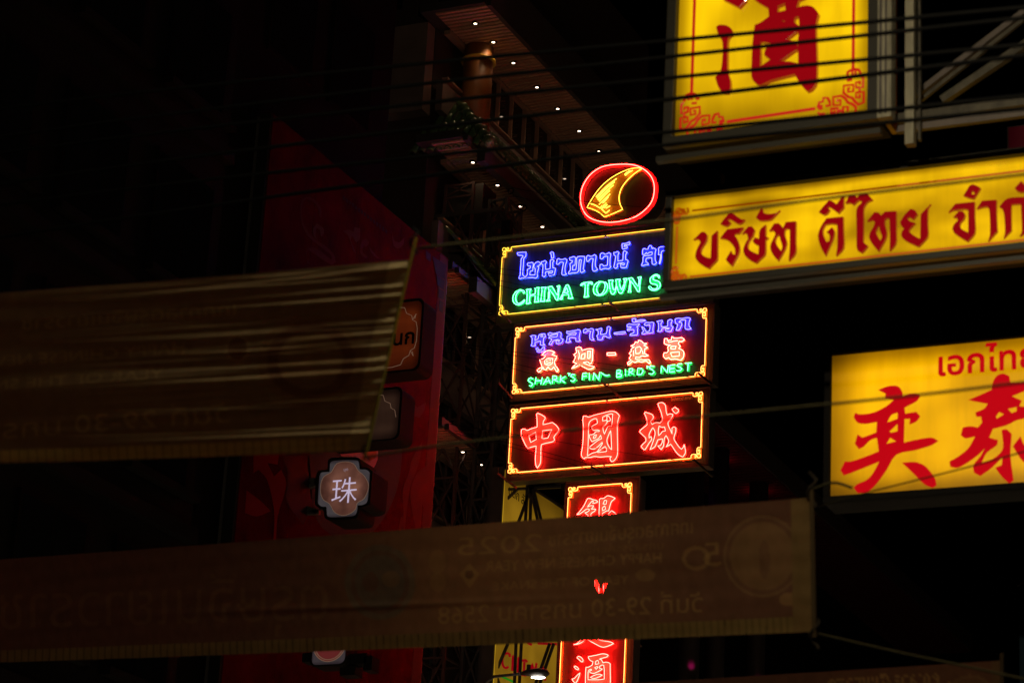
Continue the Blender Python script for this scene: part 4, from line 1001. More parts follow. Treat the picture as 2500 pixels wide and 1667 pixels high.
MB().tube([(-21.25+.33*math.cos(a), pc[1]+.1+.33*math.sin(a), 24.78) for a in np.linspace(0, 2*math.pi, 25)[:-1]], .035, 6, True).build('column_ring', P_AMBER, hotel, True)

# ------------------------------------------------------------------ red building, its printed hoarding and projecting boxes
XR = -20.0
M_REDV = mat('red_printed_vinyl', (.058, .0004, .0004), .85, noise=((1.3, 1.3, 1.3), .6, 0), spec=.03)
redb = thing('shophouse', (-24, 37, 0), 'tall unlit shophouse behind the red printed hoarding', 'building')
MB().box((-34, 37.6, 0), (-20.35, 40.3, 19.0)).build('rear_wing', M_FASC, redb)
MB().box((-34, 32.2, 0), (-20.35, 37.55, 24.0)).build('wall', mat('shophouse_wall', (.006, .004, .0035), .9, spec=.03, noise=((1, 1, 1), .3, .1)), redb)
for yy in (33.2, 35.3):
    w_ = MB().box((-20.352, yy, 20.4), (-20.30, yy+1.5, 22.4)).build('window', MATS['shophouse_wall'], redb)
    MB().box((-20.298, yy+.06, 20.46), (-20.29, yy+1.44, 22.34)).build('pane', M_PANE, w_)
MB().box((-20.36, 32.2, 23.6), (-20.05, 37.55, 24.05)).build('parapet', M_FASC, redb)
hoard = thing('hoarding', (XR, 36.3, 8.5), 'tall red printed hoarding with swirl and flower motifs on the shophouse front', 'hoarding')
YL, YR, ZB, ZT = 33.05, 39.58, 8.0, 19.12
nP = 4
for k in range(nP):
    a = YL+(YR-.34-YL)*k/nP; b = YL+(YR-.34-YL)*(k+1)/nP
    MB().box((XR-.05, a+.003, ZB), (XR, b-.003, ZT)).build('printed_panel', M_REDV, hoard)
MB().box((XR-.05, YR-.335, ZB), (XR+.004, YR, ZT)).build('border_panel', mat('beige_border_print', (.050, .017, .013), .7, spec=.03), hoard)
MB().box((XR-.30, YL, ZB), (XR-.055, YR-.02, ZT-.02)).build('subframe', M_STEEL, hoard)
def decal(loops, m, k, name='motif', sharp=70, sub=3):
    X = XR+.004+.003*k
    lp = [[tuple(onX(x, y, X)) for x, y in smooth_poly(l, True, sub, sharp)] for l in loops]
    o = recalc(plate(lp, -.002, 'X').build(name, m, hoard)); return o
D_GREY = mat('print_grey_disc', (.030, .032, .030), .7, spec=.03); D_TAN = mat('print_tan', (.05, .022, .012), .7, spec=.05); D_BRN = mat('print_brown', (.05, .009, .006), .7, spec=.05)
D_DK = mat('print_dark', (.012, .005, .005), .7, spec=.1); D_OR = mat('print_orange', (.28, .06, .012), .7, spec=.1); D_PK = mat('print_pink', (.30, .14, .16), .7, spec=.1); D_RED2 = mat('print_bright_red', (.14, .002, .002), .7, spec=.05)
Z1c = crop(560, 700, 720/1711)
decal([Z1c(P('470,960 620,900 820,880 1000,900 1000,1000 985,1120 950,1240 890,1350 820,1430 700,1470 540,1400 480,1250 460,1100'))], D_GREY, 1, 'moon_disc')
decal([Z1c(P('640,940 860,900 860,1000 820,1080 700,1000 650,980'))], D_PK, 2); decal([Z1c(P('790,930 855,930 850,985 815,1010 800,980'))], D_OR, 3)
decal([Z1c(P('860,1160 870,1240 878,1310 860,1290 855,1230'))], D_TAN, 2)
for d in ('1060,650 1090,700 1140,670 1130,720 1100,760 1065,740', '1000,1410 1010,1300 1005,1180 1040,1080 1060,1000 1120,895 1110,980 1080,1080 1050,1160 1030,1290 1020,1410', '1060,1300 1050,1180 1090,1080 1170,1020 1160,1250 1130,1310 1120,1250 1110,1400 1080,1400', '980,1420 990,1350 1005,1320 1010,1420'):
    decal([Z1c(P(d))], D_BRN, 1, 'leaf_motif')
for d in ('140,960 290,960 280,1030 220,1020 260,1100 300,1060 330,1130 320,1200 280,1330 270,1480 255,1480 260,1300 220,1120 170,1060 140,1080', '100,1180 180,1240 240,1300 160,1330 90,1310'):
    decal([Z1c(P(d))], D_RED2, 1, 'wing_motif')
decal([Z1c(P('300,960 460,960 480,1250 430,1380 330,1240 340,1100'))], D_DK, 1, 'dark_motif')  # dark printed shape left of the disc
Z2c = crop(560, 280, 720/2258)
for d, m_ in (('545,680 590,630 650,650 700,710 708,790 690,790 680,720 640,665 590,650 560,690 555,770 580,860 640,940 740,1010 800,1070 815,1130 780,1150 640,1060 600,1030 590,1100 620,1140 600,1140 585,1070 600,1020 660,1020 780,1110 780,1080 720,1030 600,930 550,820', D_BRN),
             ('640,880 670,830 720,870 720,920 700,935 690,880 665,870 660,930 680,960 650,940', D_TAN), ('870,890 920,880 950,900 960,860 1000,870 1000,950 970,980 940,930 930,960 960,1040 975,1070 950,1040 910,930', D_TAN),
             ('1000,1060 1010,970 1050,950 1070,980 1050,1010 1030,1000 1020,1050 1060,1090 1040,1100', D_BRN), ('1240,860 1260,960 1300,980 1340,940 1330,1000 1290,1025 1255,1000', D_BRN), ('1070,1010 1110,1060 1150,1100 1130,1100 1080,1050', D_BRN)):
    decal([Z2c(P(d))], m_, 1, 'swirl_motif')
# line of small lettering along the top and lattice blocks down the border strip
for k in range(15):
    a = np.array((872, 640))+np.array((23, 18.0))*k
    decal([Z2c([(a[0], a[1]-20), (a[0]+16, a[1]-8), (a[0]+14, a[1]+20+random.uniform(-6, 6)), (a[0]-2, a[1]+8)])], D_DK, 1, 'printed_letter', 20, 1)
for q in (((1040, 612), (1052, 621), (1052, 640), (1040, 632)), ((1056, 625), (1090, 648), (1086, 682), (1064, 668)), ((1066, 670), (1086, 686), (1084, 708), (1068, 697)), ((1072, 705), (1085, 712), (1083, 732), (1070, 726)), ((1073, 733), (1083, 738), (1081, 765), (1072, 758))):
    o = decal([list(q)], D_DK, 3, 'lattice_motif', 20, 1)
# metal plates clipped to the left edge
for q in ((1340, 1667),):
    pass
MB().box((XR-.2, 32.98, 8.0), (XR-.01, 33.045, 19.1)).build('edge_trim', M_BLACK, hoard)

def rbox(x0, x1, z0, z1, r_, Y, n=6):
    out = []
    for cx, cz, a0 in ((x1-r_, z1-r_, 0), (x0+r_, z1-r_, 90), (x0+r_, z0+r_, 180), (x1-r_, z0+r_, 270)):
        for k in range(n+1):
            a = R(a0+90*k/n); out.append((cx+r_*math.cos(a), Y, cz+r_*math.sin(a)))
    return out
def small_box(root, outline, Y, face, depth=.42, k=1.06, fm=None):
    c = np.mean(np.array(outline), axis=0)
    ex = [tuple((Y+.02 if i == 1 else c[i]+(p[i]-c[i])*k+(.0)) for i in range(3)) for p in outline]
    recalc(plate([ex], depth).build('cabinet', fm or M_BLACK, root))
    fr_o = [(p[0], Y-.03, p[2]) for p in ex]; fr_i = [(p[0], Y-.03, p[2]) for p in outline]
    recalc(plate([fr_o, fr_i], .049).build('frame_rail', fm or M_BLACK, root))
    recalc(plate([[(p[0], Y, p[2]) for p in outline]], .015).build('lit_face', face, root))
def motif_tube(root, pts, m, r_=.006, closed=False):
    MB().tube(pts, r_, 4, closed).build('line_motif', m, root)
M_LINEW = mat('pale_line_print', (.3, .25, .22), .5, emit=(.10, .055, .035), strength=1.0)
YB = 36.0
bx1 = thing('lightbox_sign', (-20, 36.2, 15.6), 'rounded dim orange lightbox with black Thai letters beside the tattered banner', 'lightbox sign', 'projecting boxes on the red hoarding')
e = onY(1036, 730, YB); e2 = onY(1020, 903, YB)
x1_, z1_, z0_ = e[0]-.02, e[2]-.02, e2[2]+.02
small_box(bx1, rbox(-19.9, x1_, z0_, z1_, .12, YB), YB, lit_face('orange_box_face', (.075, .011, .002), .40, (.5, 1, 2.6), .4, .12, (.05, .012, .005)))
ta = onY(1010, 838, YB); pol, wd = text_polys('รังนก')
text_on(bx1, 'รังนก', ta[0]-wd*.36, ta[2]+.0, .36, YB, M_BLACK, bold=.02, name='lettering')
for sx, sz in ((1, 1), (1, -1)):
    cx, cz = x1_-.07, (z1_-.07 if sz > 0 else z0_+.07)
    motif_tube(bx1, [(cx, YB-.006, cz-sz*.42), (cx-.03, YB-.006, cz-sz*.30), (cx-.10, YB-.006, cz-sz*.26), (cx-.12, YB-.006, cz-sz*.18), (cx-.22, YB-.006, cz-sz*.13), (cx-.26, YB-.006, cz-sz*.03), (cx-.42, YB-.006, cz)], M_LINEW)
    motif_tube(bx1, [(cx-.10, YB-.006, cz-sz*.26), (cx-.04, YB-.006, cz-sz*.16), (cx-.06, YB-.006, cz-sz*.24)], M_LINEW)
motif_tube(bx1, [(x1_-.07, YB-.006, z0_+.49), (x1_-.07, YB-.006, z1_-.49)], M_LINEW); motif_tube(bx1, [(x1_-.49, YB-.006, z0_+.07), (-19.8, YB-.006, z0_+.07)], M_LINEW)
YB2 = 35.4
bx2 = thing('lightbox_sign', (-20, 35.6, 14.4), 'brown rounded lightbox, faint glow added, with line motifs under the orange one', 'lightbox sign', 'projecting boxes on the red hoarding')
e = onY(980, 948, YB2); e2 = onY(970, 1070, YB2)
small_box(bx2, rbox(-19.9, e[0], e2[2], e[2], .11, YB2), YB2, lit_face('brown_box_face_glow', (.030, .014, .008), .35, (.6, 1, 2.2), .5, .12, (.012, .008, .006)))  # unlit box, its face still given a faint brown glow
cx, cz = e[0]-.06, e[2]-.06
motif_tube(bx2, [(cx, YB2-.006, cz-.42), (cx-.03, YB2-.006, cz-.30), (cx-.10, YB2-.006, cz-.26), (cx-.12, YB2-.006, cz-.18), (cx-.22, YB2-.006, cz-.13), (cx-.26, YB2-.006, cz-.03), (cx-.42, YB2-.006, cz)], M_LINEW)
# quatrefoil box with the jewel character
YB3 = 34.9
bx3 = thing('lightbox_sign', (-20, 35.1, 12.8), 'quatrefoil lightbox with a pale Chinese character on a warm glowing face', 'lightbox sign', 'projecting boxes on the red hoarding')
ZC = crop(720, 1080, 260/1568)
q4 = W(smooth_poly(ZC(P('520,300 560,270 640,262 760,255 900,262 945,280 960,340 965,395 1050,400 1110,440 1115,480 1100,700 1085,850 1060,900 1000,925 935,930 930,1000 905,1070 850,1090 700,1100 540,1105 480,1080 470,1020 465,950 400,945 345,900 338,860 350,650 360,500 385,445 430,435 510,430 515,360')), True, 3, 60), YB3)
small_box(bx3, q4, YB3, lit_face('jewel_face_rim', (.050, .043, .046), .8, (1, 1, 1), .4, .05, (.05, .045, .045)), depth=.5, k=1.09)
inner = W(smooth_poly(ZC(P('560,400 620,310 740,282 860,310 930,410 1010,480 1080,600 1070,720 1010,830 920,885 890,980 800,1050 690,1070 580,1020 510,900 420,840 380,740 385,600 430,500 530,440')), True, 3, 100), YB3-.006)
recalc(plate([inner], .005).build('lit_medallion', lit_face('jewel_face', (.23, .098, .060), .45, (3.2, 1, 3.2), .4, .30, (.06, .035, .02)), bx3))
motif_tube(bx3, [(p[0], YB3-.008, p[2]) for p in inner], M_LINEW, .006, True)
G_CHAR = mat('pale_lilac_vinyl', (.7, .65, .75), .4, emit=(.45, .38, .54), strength=1.0)
ca = onY(808, 1228, YB3-.01); cb = onY(870, 1228, YB3-.01)
text_on(bx3, '珠', ca[0], ca[2]+.02, (cb[0]-ca[0])*1.02, YB3-.008, G_CHAR, bold=.012, width=cb[0]-ca[0], name='character')
text_on(bx3, 'มุก', onY(840, 1150, YB3)[0], onY(840, 1150, YB3)[2], .07, YB3-.008, mat('small_lilac', (.4, .35, .4), .4, emit=(.16, .12, .15), strength=1.0), name='small_lettering')
# arm truss that holds it
for a, b in (((560, 1182), (775, 1172)), ((560, 1262), (780, 1250)), ((560, 1262), (775, 1180)), ((600, 1182), (775, 1250))):
    MB().bar(onY(*a, YB3+.3), onY(*b, YB3+.3), .07).build('arm', M_STEEL, bx3)
for nm, cxp, zt_, zb_, Yq, lab, fc in (('a', 822, 1312, 1440, 34.6, 'small rounded lightbox just below the quatrefoil one, mostly hidden by the banner', (.12, .125, .12)), ('b', 806, 1560, 1624, 34.4, 'small dim red lightbox with a white ring at the bottom edge', (.045, .036, .038))):
    t = thing('lightbox_sign', tuple(onY(cxp, zb_, Yq)), lab, 'lightbox sign', 'projecting boxes on the red hoarding')
    a = onY(cxp-52 if nm == 'a' else cxp-46, zb_, Yq); b = onY(cxp+46 if nm == 'a' else cxp+42, zt_, Yq)
    z1q = b[2]; z0q = a[2] if nm == 'b' else a[2]
    if nm == 'b': z1q = z0q+.85
    small_box(t, rbox(a[0], b[0], z0q, z1q, .10, Yq), Yq, lit_face('grey_box_face_'+nm, fc, .8, (1, 1, 1), .4, .05, (.03, .03, .03)), depth=.3)
    cxw, rr = (a[0]+b[0])/2, (b[0]-a[0])/2*.95; czw = z1q-rr-.03 if nm == 'a' else z0q+rr+.05
    disc = [(cxw+rr*math.cos(k*math.pi/14), Yq-.006, czw+rr*math.sin(k*math.pi/14)) for k in range(28)]
    recalc(plate([disc], .005).build('medallion', mat('med_'+nm, (.10, .03, .03), .5, emit=((.02, .02, .02) if nm == 'a' else (.09, .012, .012)), strength=1.0), t))
    for s_ in (.9, 1.0): motif_tube(t, [(cxw+(p[0]-cxw)*s_, Yq-.008, czw+(p[2]-czw)*s_) for p in disc], M_LINEW if nm == 'b' else M_BLACK, .009, True)
    if nm == 'b':
        for dx, dz, w_, h_ in ((-.42, -.02, .20, .14), (.42, -.08, .34, .16), (.62, -.16, .14, .22), (.28, -.26, .26, .14)):
            MB().box((cxw+dx-w_/2, Yq+.1, z0q+.18+dz-h_/2), (cxw+dx+w_/2, Yq+.35, z0q+.18+dz+h_/2)).build('bracket_block', M_BLACK, t)

# ------------------------------------------------------------------ other buildings
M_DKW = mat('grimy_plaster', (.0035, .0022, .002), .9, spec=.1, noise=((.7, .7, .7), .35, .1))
M_FRAMED = mat('dark_window_frame', (.003, .0022, .002), .8, spec=.05)
nb = thing('shophouse', (-24, 22, 0), 'black unlit shophouse filling the left of the picture with faint window frames', 'building')
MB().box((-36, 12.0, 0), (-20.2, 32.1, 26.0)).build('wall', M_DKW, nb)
for zz in (6.4, 9.4, 12.4, 15.4, 18.4):
    for yy in np.arange(20.5, 31, 2.4):
        f_ = MB().box((-20.198, yy, zz), (-20.12, yy+1.7, zz+1.9)).build('window', M_FRAMED, nb)
        for k in range(2):
            MB().box((-20.118, yy+.07+k*.80, zz+.07), (-20.11, yy+.80+k*.80, zz+1.83)).build('pane', M_PANE, f_)
        MB().box((-20.12, yy-.1, zz-.12), (-19.95, yy+1.8, zz-.005)).build('sill', M_DKW, nb)
for zz in (5.4, 8.6, 11.7, 14.8, 17.8, 21.0):
    MB().box((-20.196, 12.0, zz), (-20.02, 32.05, zz+.22)).build('string_course', M_DKW, nb)
# arcaded building beyond the hotel with pink lamps under its balcony
ar = thing('arcade_building', (-24, 64, 0), 'dark building beyond the neon signs with round columns washed in magenta light', 'building')
MB().box((-36, 53.4, 0), (-22.6, 92, 24)).build('wall', M_DKW, ar)
pA = onX(1846, 1192, -21.2); zA = pA[2]
MB().box((-22.6, 53.4, zA+.03), (-20.4, 78, zA+.55)).build('balcony_slab', M_FASC, ar)
mb = MB(); y = 53.5
while y < 78: mb.box((-22.58, y, zA), (-20.45, y+.16, zA+.026)); y += .22
tag(mb.build('soffit_slats', mat('dark_slats', (.045, .010, .010), .7, spec=.05), ar), kind='stuff')
M_COLM = mat('grey_round_column', (.10, .08, .08), .7, spec=.1)
for px, zlo in ((1681, 1626), (1743, 1630), (1843, 1645)):
    c_ = onX(px, zlo, -21.0)
    MB().cyl((-21.0, c_[1], 0), (-21.0, c_[1], zA), .24, .24, 20).build('column', M_COLM, ar, True)
for px, py in ((1681, 1628), (1843, 1650)):
    c_ = onX(px, py, -21.0)
    o = MB().cyl((-21.0+.6*.42, c_[1]-.8*.42, c_[2]-.46), (-21.0+.6*.42, c_[1]-.8*.42, c_[2]-.33), .05, .06, 10).build('uplight', M_BLACK, ar)
    l = bpy.data.lights.new('uplight_beam', 'SPOT'); l.energy = 60 if px < 1700 else 6; l.color = (1, .02, .30); l.spot_size = R(70); l.spot_blend = .9; l.shadow_soft_size = .03
    ob = bpy.data.objects.new('uplight_beam', l); COL.objects.link(ob); ob.parent = o
    g = ORG[o.name]; ob.location = (-21.0+.6*.42-g[0], c_[1]-.8*.42-g[1], c_[2]-.30-g[2]); ob.rotation_euler = Vector((-.10, .13, .98)).to_track_quat('-Z', 'Y').to_euler()
c_ = onX(1696, 1177, -21.4)
o = MB().cyl((c_[0], c_[1], c_[2]-.01), (c_[0], c_[1], c_[2]+.05), .14, .14, 14).build('downlight', M_BLACK, ar)
MB().cyl((c_[0], c_[1], c_[2]-.02), (c_[0], c_[1], c_[2]-.012), .10, .10, 14).build('lens', glow('magenta_lens', (.55, .06, .62)), o)
for px, py, e_ in ((1762, 1160, 6), (1850, 1204, 9)):
    c_ = onX(px, py, -21.2)
    o = MB().box((c_[0]-.2, c_[1]-.05, zA-.30), (c_[0]+.2, c_[1]+.05, zA-.24)).build('cornice_lamp', M_BLACK, ar)
    l = bpy.data.lights.new('cornice_lamp_light', 'AREA'); l.energy = e_*.16; l.color = (1, .01, .08); l.size = .3
    ob = bpy.data.objects.new('cornice_lamp_light', l); COL.objects.link(ob); ob.parent = o
    g = ORG[o.name]; ob.location = (c_[0]-g[0], c_[1]-g[1], zA-.23-g[2]); ob.rotation_euler = (R(180), 0, 0)
for k in range(6):
    yy = 55+k*3.3
    f_ = MB().box((-22.598, yy, 9.5), (-22.54, yy+1.9, 13.6)).build('window', M_STEEL, ar)
    MB().box((-22.538, yy+.08, 9.6), (-22.53, yy+1.82, 13.5)).build('pane', M_PANE, f_)
for k in range(5):
    MB().box((-20.9, 54+k*4.6, 11.0), (-20.8, 58.4+k*4.6, 11.07)).build('railing', M_STEEL, ar)
# building on the right, beside the camera
rb = thing('shophouse', (5, 20, 0), 'shophouse on the right side of the street that carries the yellow lightboxes', 'building')
MB().box((1.5, 3, 0), (12, 60, 22)).build('wall', M_DKW, rb)
for zz in (5, 9, 13):
    for yy in np.arange(6, 50, 4.0):
        f_ = MB().box((1.44, yy, zz), (1.498, yy+1.6, zz+2)).build('window', M_STEEL, rb)
        MB().box((1.43, yy+.06, zz+.06), (1.438, yy+1.54, zz+1.94)).build('pane', M_PANE, f_)

# ------------------------------------------------------------------ lattice masts
def mast(x0, x1, y0, y1, z0, z1, step, label, m, leg=.06):
    t = thing('lattice_mast', ((x0+x1)/2, (y0+y1)/2, z0), label, 'lattice mast', 'steel masts behind the neon signs')
    C4 = [(x0, y0), (x1, y0), (x1, y1), (x0, y1)]
    for c in C4: MB().bar((*c, z0), (*c, z1), leg).build('leg', m, t)
    z = z0; k = 0
    while z < z1-.2:
        zz = min(z+step, z1)
        for i in range(4):
            a, b = C4[i], C4[(i+1) % 4]
            MB().bar((*a, zz-.03), (*b, zz-.03), leg*.7).build('rail', m, t)
            if k % 2: a, b = b, a
            MB().bar((*a, z), (*b, zz), leg*.6).build('brace', m, t)
            if i in (0, 2): MB().bar((*b, z), (*a, zz), leg*.6).build('brace', m, t)
        z = zz; k += 1
    return t
xa = onY(1140, 560, 42.2)[0]; xb = onY(1184, 560, 42.2)[0]; xc = onY(1226, 560, 42.2)[0]; xd = onY(1105, 560, 42.2)[0]
t = mast(xb, xc, 42.35, 43.0, 9.0, 21.5, .92, 'steel lattice mast close behind the left ends of the neon signs', M_STEEL)
mast(xd-1.0, xd-.42, 42.6, 43.3, 9.0, 20.9, .95, 'third lattice mast hard against the edge of the red hoarding', M_STEEL, .05)
mast(xd-.25, xa+.04, 42.3, 43.1, 9.0, 21.9, 1.15, 'second lattice mast standing between the hoarding and the neon signs', mat('rusty_steel', (.07, .03, .025), .65), .055)
for z in (9.4, 11.0, 12.9, 14.8, 17.0, 18.75, 20.35):
    MB().bar((xb, 42.36, z), (-16.2, 42.36, z), .06).build('sign_rail', M_STEEL, t)
# cross braces of the mast in front of the wall sign
for a, b in (((1262, 1285), (1300, 1180)), ((1282, 1285), (1288, 1175)), ((1294, 1285), (1297, 1175)), ((1298, 1175), (1325, 1285)), ((1292, 1175), (1316, 1285)), ((1227, 1195), (1370, 1188)), ((1230, 1225), (1262, 1195)), ((1305, 1195), (1400, 1255)),
             ((1240, 1570), (1185, 1700)), ((1198, 1610), (1218, 1667)), ((1260, 1565), (1256, 1667)), ((1273, 1565), (1268, 1667)), ((1342, 1570), (1308, 1667)), ((1352, 1570), (1318, 1667))):
    p, q = onY(*a, 42.5), onY(*b, 42.5)
    MB().bar(p, q, .045).build('stay', M_STEEL, t)
# service platform with gear at the top
MB().box((xd-.5, 42.25, 21.2), (xb+.3, 43.1, 21.28)).build('platform', M_STEEL, t)
MB().box((xd-.3, 42.3, 21.29), (xa+.25, 42.9, 21.85)).build('equipment_case', M_STEEL, t)
MB().box((xc-.02, 42.2, 20.6), (xc+.16, 42.35, 20.95)).build('junction_box', M_BLACK, t)
for cxp, cyp, r_ in ((1247, 467, 7), (1278, 508, 8)):
    c_ = onY(cxp, cyp, 42.3); rr = r_*.0079
    MB().tube([(c_[0]+rr*math.cos(a), 42.3, c_[2]+rr*math.sin(a)) for a in np.linspace(0, 2*math.pi, 17)[:-1]], .010, 5, True).build('cable_coil', M_WIRE, t)
# ------------------------------------------------------------------ banners across the street (seen from the back, print mirrored)
FAB = fabric('banner_cloth', .62)
def mtext(body, xr, y0, width, h, slope):
    """mirrored line of print in picture pixels; xr, y0 = baseline start at its right-hand end"""
    pol, wd = text_polys(body); s_ = width/wd
    return [np.stack([xr-p_[:, 0]*s_, y0+slope*(-p_[:, 0]*s_)-p_[:, 1]*h], 1) for p_ in pol]
def circ(cx, cy, rx, ry, n=28): return [np.stack([cx+rx*np.cos(np.linspace(0, 2*np.pi, n)), cy+ry*np.sin(np.linspace(0, 2*np.pi, n))], 1)]
def banner(label, TL, TR, BR, BL, nu, nv, base, prints, wr, holes=(), hem=None, edge=None, sg=.012, mid_glow=None):
    c = [atD(*q) for q in (TL, TR, BR, BL)]
    u = np.linspace(0, 1, nu)[None, :, None]; v = np.linspace(0, 1, nv)[:, None, None]
    G = (c[0]*(1-u)+c[1]*u)*(1-v)+(c[3]*(1-u)+c[2]*u)*v
    sag = 4*u*(1-u)
    G = G - np.array([0, 0, 1])*sag*sg
    n_ = np.cross(c[1]-c[0], c[3]-c[0]); n_ /= np.linalg.norm(n_)
    if n_ @ (CAM-c[0]) < 0: n_ = -n_
    D = (G-CAM).reshape(-1, 3); dep = D @ _f
    px = 1250+FPX*(D @ _r2)/dep; py = 833.5-FPX*(D @ _u2)/dep
    col = np.tile(np.array(base, float), (nu*nv, 1))
    uu = np.broadcast_to(u[..., 0], (nv, nu)).ravel(); vv = np.broadcast_to(v[..., 0], (nv, nu)).ravel()
    if mid_glow:
        cx_, wx_, cc = mid_glow; k_ = np.exp(-((px-cx_)/wx_)**2)[:, None]; col = col*(1-k_)+np.array(cc)*k_  # glow coming through the cloth, painted into its colour as a lighter brown patch
    for polys, cc, al in prints:
        m_ = inside(px, py, polys); col[m_] = col[m_]*(1-al)+np.array(cc)*al
    if hem:
        hv, cc, tick = hem; m_ = vv > hv; col[m_] = cc
        tk = m_ & (np.mod(px, tick) < 3.2); col[tk] *= .5
    if edge:
        eu, cc = edge; col[uu > eu] = cc
    off = wr(uu, vv).reshape(nv, nu, 1)
    G = G + n_*off
    idx = np.arange(nu*nv).reshape(nv, nu)
    q = np.stack([idx[:-1, :-1], idx[:-1, 1:], idx[1:, 1:], idx[1:, :-1]], -1).reshape(-1, 4)
    if holes:
        pc = np.stack([px[q].mean(1), py[q].mean(1)], 1)
        q = q[~inside(pc[:, 0], pc[:, 1], holes)]
    bs = (c[2]+c[3])/2
    t = thing('street_banner', tuple(bs), label, 'banner', 'cloth banners strung over the street')
    me = bpy.data.meshes.new('cloth'); me.from_pydata((G.reshape(-1, 3)-bs).tolist(), [], q.tolist()); me.update()
    at = me.color_attributes.new('print', 'FLOAT_COLOR', 'POINT')
    at.data.foreach_set('color', np.concatenate([col, np.ones((len(col), 1))], 1).astype(np.float32).ravel())
    me.materials.append(FAB); me.polygons.foreach_set('use_smooth', [True]*len(me.polygons))
    o = bpy.data.objects.new('cloth', me); COL.objects.link(o); o.parent = t; ORG[o.name] = np.array(bs)
    return t, c
BASE = (.098, .048, .030); INK = (.34, .22, .075); PALE = (.16, .095, .045)
# upper left banner, wrinkled
sl = -.072
_cr = [(rng.uniform(.0, 1.0), rng.normal(0, .05), rng.uniform(.004, .013), rng.uniform(.0028, .0078)*rng.choice([-1, 1, 1]), rng.uniform(.15, .80)) for _ in range(130)]
_cr += [(rng.uniform(.02, .98), rng.normal(0, .04), rng.uniform(.012, .026), rng.uniform(.004, .007), rng.uniform(.5, 1.25)) for _ in range(6)]
def wr1(u, v):
    """slack folds that fan out from the sewn end"""
    o_ = .004*np.sin(2*np.pi*(1.6*v+.4*u))+.003*np.sin(2*np.pi*(3.7*v-.3*u)+1.2)
    for vc, dv, wd_, am, ln in _cr:
        d = (v-(vc+dv*(1-u)))/(wd_*(1+1.3*(1-u)))
        o_ = o_ + am*np.exp(-d*d)*np.clip(1-(1-u)/ln, 0, 1)**1.2*np.clip((1-u)/.03+.35, 0, 1)
    return o_
INK1 = (.30, .23, .11)
B1 = [(mtext('เทศกาลตรุษจีนเยาวราช', 575, 768, 520, 44, sl), INK1, .8), (mtext('HAPPY CHINESE NEW YEAR', 450, 862, 620, 38, sl), INK1, .8), (mtext('YEAR OF THE SNAKE', 400, 922, 520, 34, sl), INK1, .8),
      (mtext('วันที่ 29-30 มกราคม 2568', 560, 1030, 900, 62, sl), INK1, .85), (circ(760, 880, 130, 112), PALE, .6), (circ(760, 880, 108, 94), BASE, .7), (circ(760, 880, 80, 70), INK1, .3), (circ(580, 850, 30, 34), INK1, .35), (circ(580, 850, 24, 27), BASE, .8)]
t1, c1 = banner('creased translucent banner with mirrored lettering hanging over the left of the street', (-260, 732, 16.6), (1003, 634, 14.5), (896, 1098, 14.7), (-260, 1136, 16.8), 640, 190,
                (.175, .128, .072), B1, wr1, hem=(.925, (.34, .27, .09), 22), edge=(.965, (.27, .215, .115)))
pts = [tuple(c1[1]+(c1[2]-c1[1])*s_+np.array([0, 0, .0])) for s_ in (-.11, -.05, .0, .25, .5, .75, 1.0, 1.06)]
MB().tube(pts, .0075, 8).build('end_pole', mat('yellow_cord', (.075, .06, .006), .9, spec=.05), t1)
for s_ in (-.06, 1.03):
    pz = c1[1]+(c1[2]-c1[1])*s_
    MB().tube([tuple(pz+np.array([.022*math.cos(a), .022*math.sin(a), .02*k-.03])) for k, a in enumerate(np.linspace(0, 9, 9))], .008, 5).build('tie', M_WIRE, t1)
# lower banner
sl2 = -.052
def wr2(u, v):
    return .0022*np.sin(2*np.pi*(2.1*v+.6*u))+.0010*np.sin(2*np.pi*(6.3*v+1.9*u)+1+3*np.sin(4*u))+.012*np.exp(-((v-.62-.12*(u-.55))/.03)**2)*np.exp(-((u-.62)/.16)**2)
B2 = [(mtext('เทศกาลตรุษจีนเยาวราช', 1690, 1300, 350, 48, sl2*1.8), INK, 0.40), (mtext('2025', 1322, 1345, 205, 62, sl2), INK, 0.43), (mtext('นครสวรรค์แห่งความสุข', 1620, 1338, 290, 26, sl2*1.3), INK, 0.25),
      (mtext('HAPPY CHINESE NEW YEAR', 1615, 1372, 430, 36, sl2), INK, 0.43), (mtext('YEAR OF THE SNAKE', 1535, 1423, 332, 30, sl2), INK, 0.40), (mtext('วันที่ 29-30 มกราคม 2568', 1715, 1492, 645, 62, sl2*.9), INK, 0.43),
      (circ(1862, 1357, 96, 100), PALE, .7), (circ(1862, 1357, 90, 94), BASE, .7), (circ(1862, 1357, 80, 83), INK, 0.16), (circ(1862, 1357, 60, 63), PALE, .3), (circ(1866, 1365, 14, 48), BASE, .5),
      (circ(1700, 1362, 34, 30), INK, 0.29), (circ(1700, 1362, 25, 21), BASE, .9), (mtext('5', 1760, 1380, 42, 84, sl2), INK, 0.32),
      ([np.array(P('1122,1400 1146,1374 1172,1400 1146,1436'))], INK, 0.36), (circ(1146, 1402, 11, 11), BASE, .8), (circ(1575, 1403, 24, 15), INK, 0.25), (circ(1925, 1462, 22, 16), INK, 0.29),
      (circ(928, 1420, 86, 92), (.10, .085, .06), .7), (circ(928, 1420, 72, 78), BASE, .6), (circ(928, 1420, 60, 66), (.09, .08, .06), .6), (circ(905, 1420, 20, 24), BASE, .7), (circ(955, 1412, 22, 20), PALE, .5),
      (circ(1068, 1370, 22, 30), INK, 0.18), (circ(1070, 1420, 20, 24), INK, 0.18), (mtext('ตรุษจีนเยาวราช', 800, 1510, 800, 150, -.03), PALE, .4)]
tear = [np.array(P('1453,1417 1456,1416 1460,1432 1466,1441 1476,1425 1481,1422 1469,1446 1463,1446 1456,1434'))]
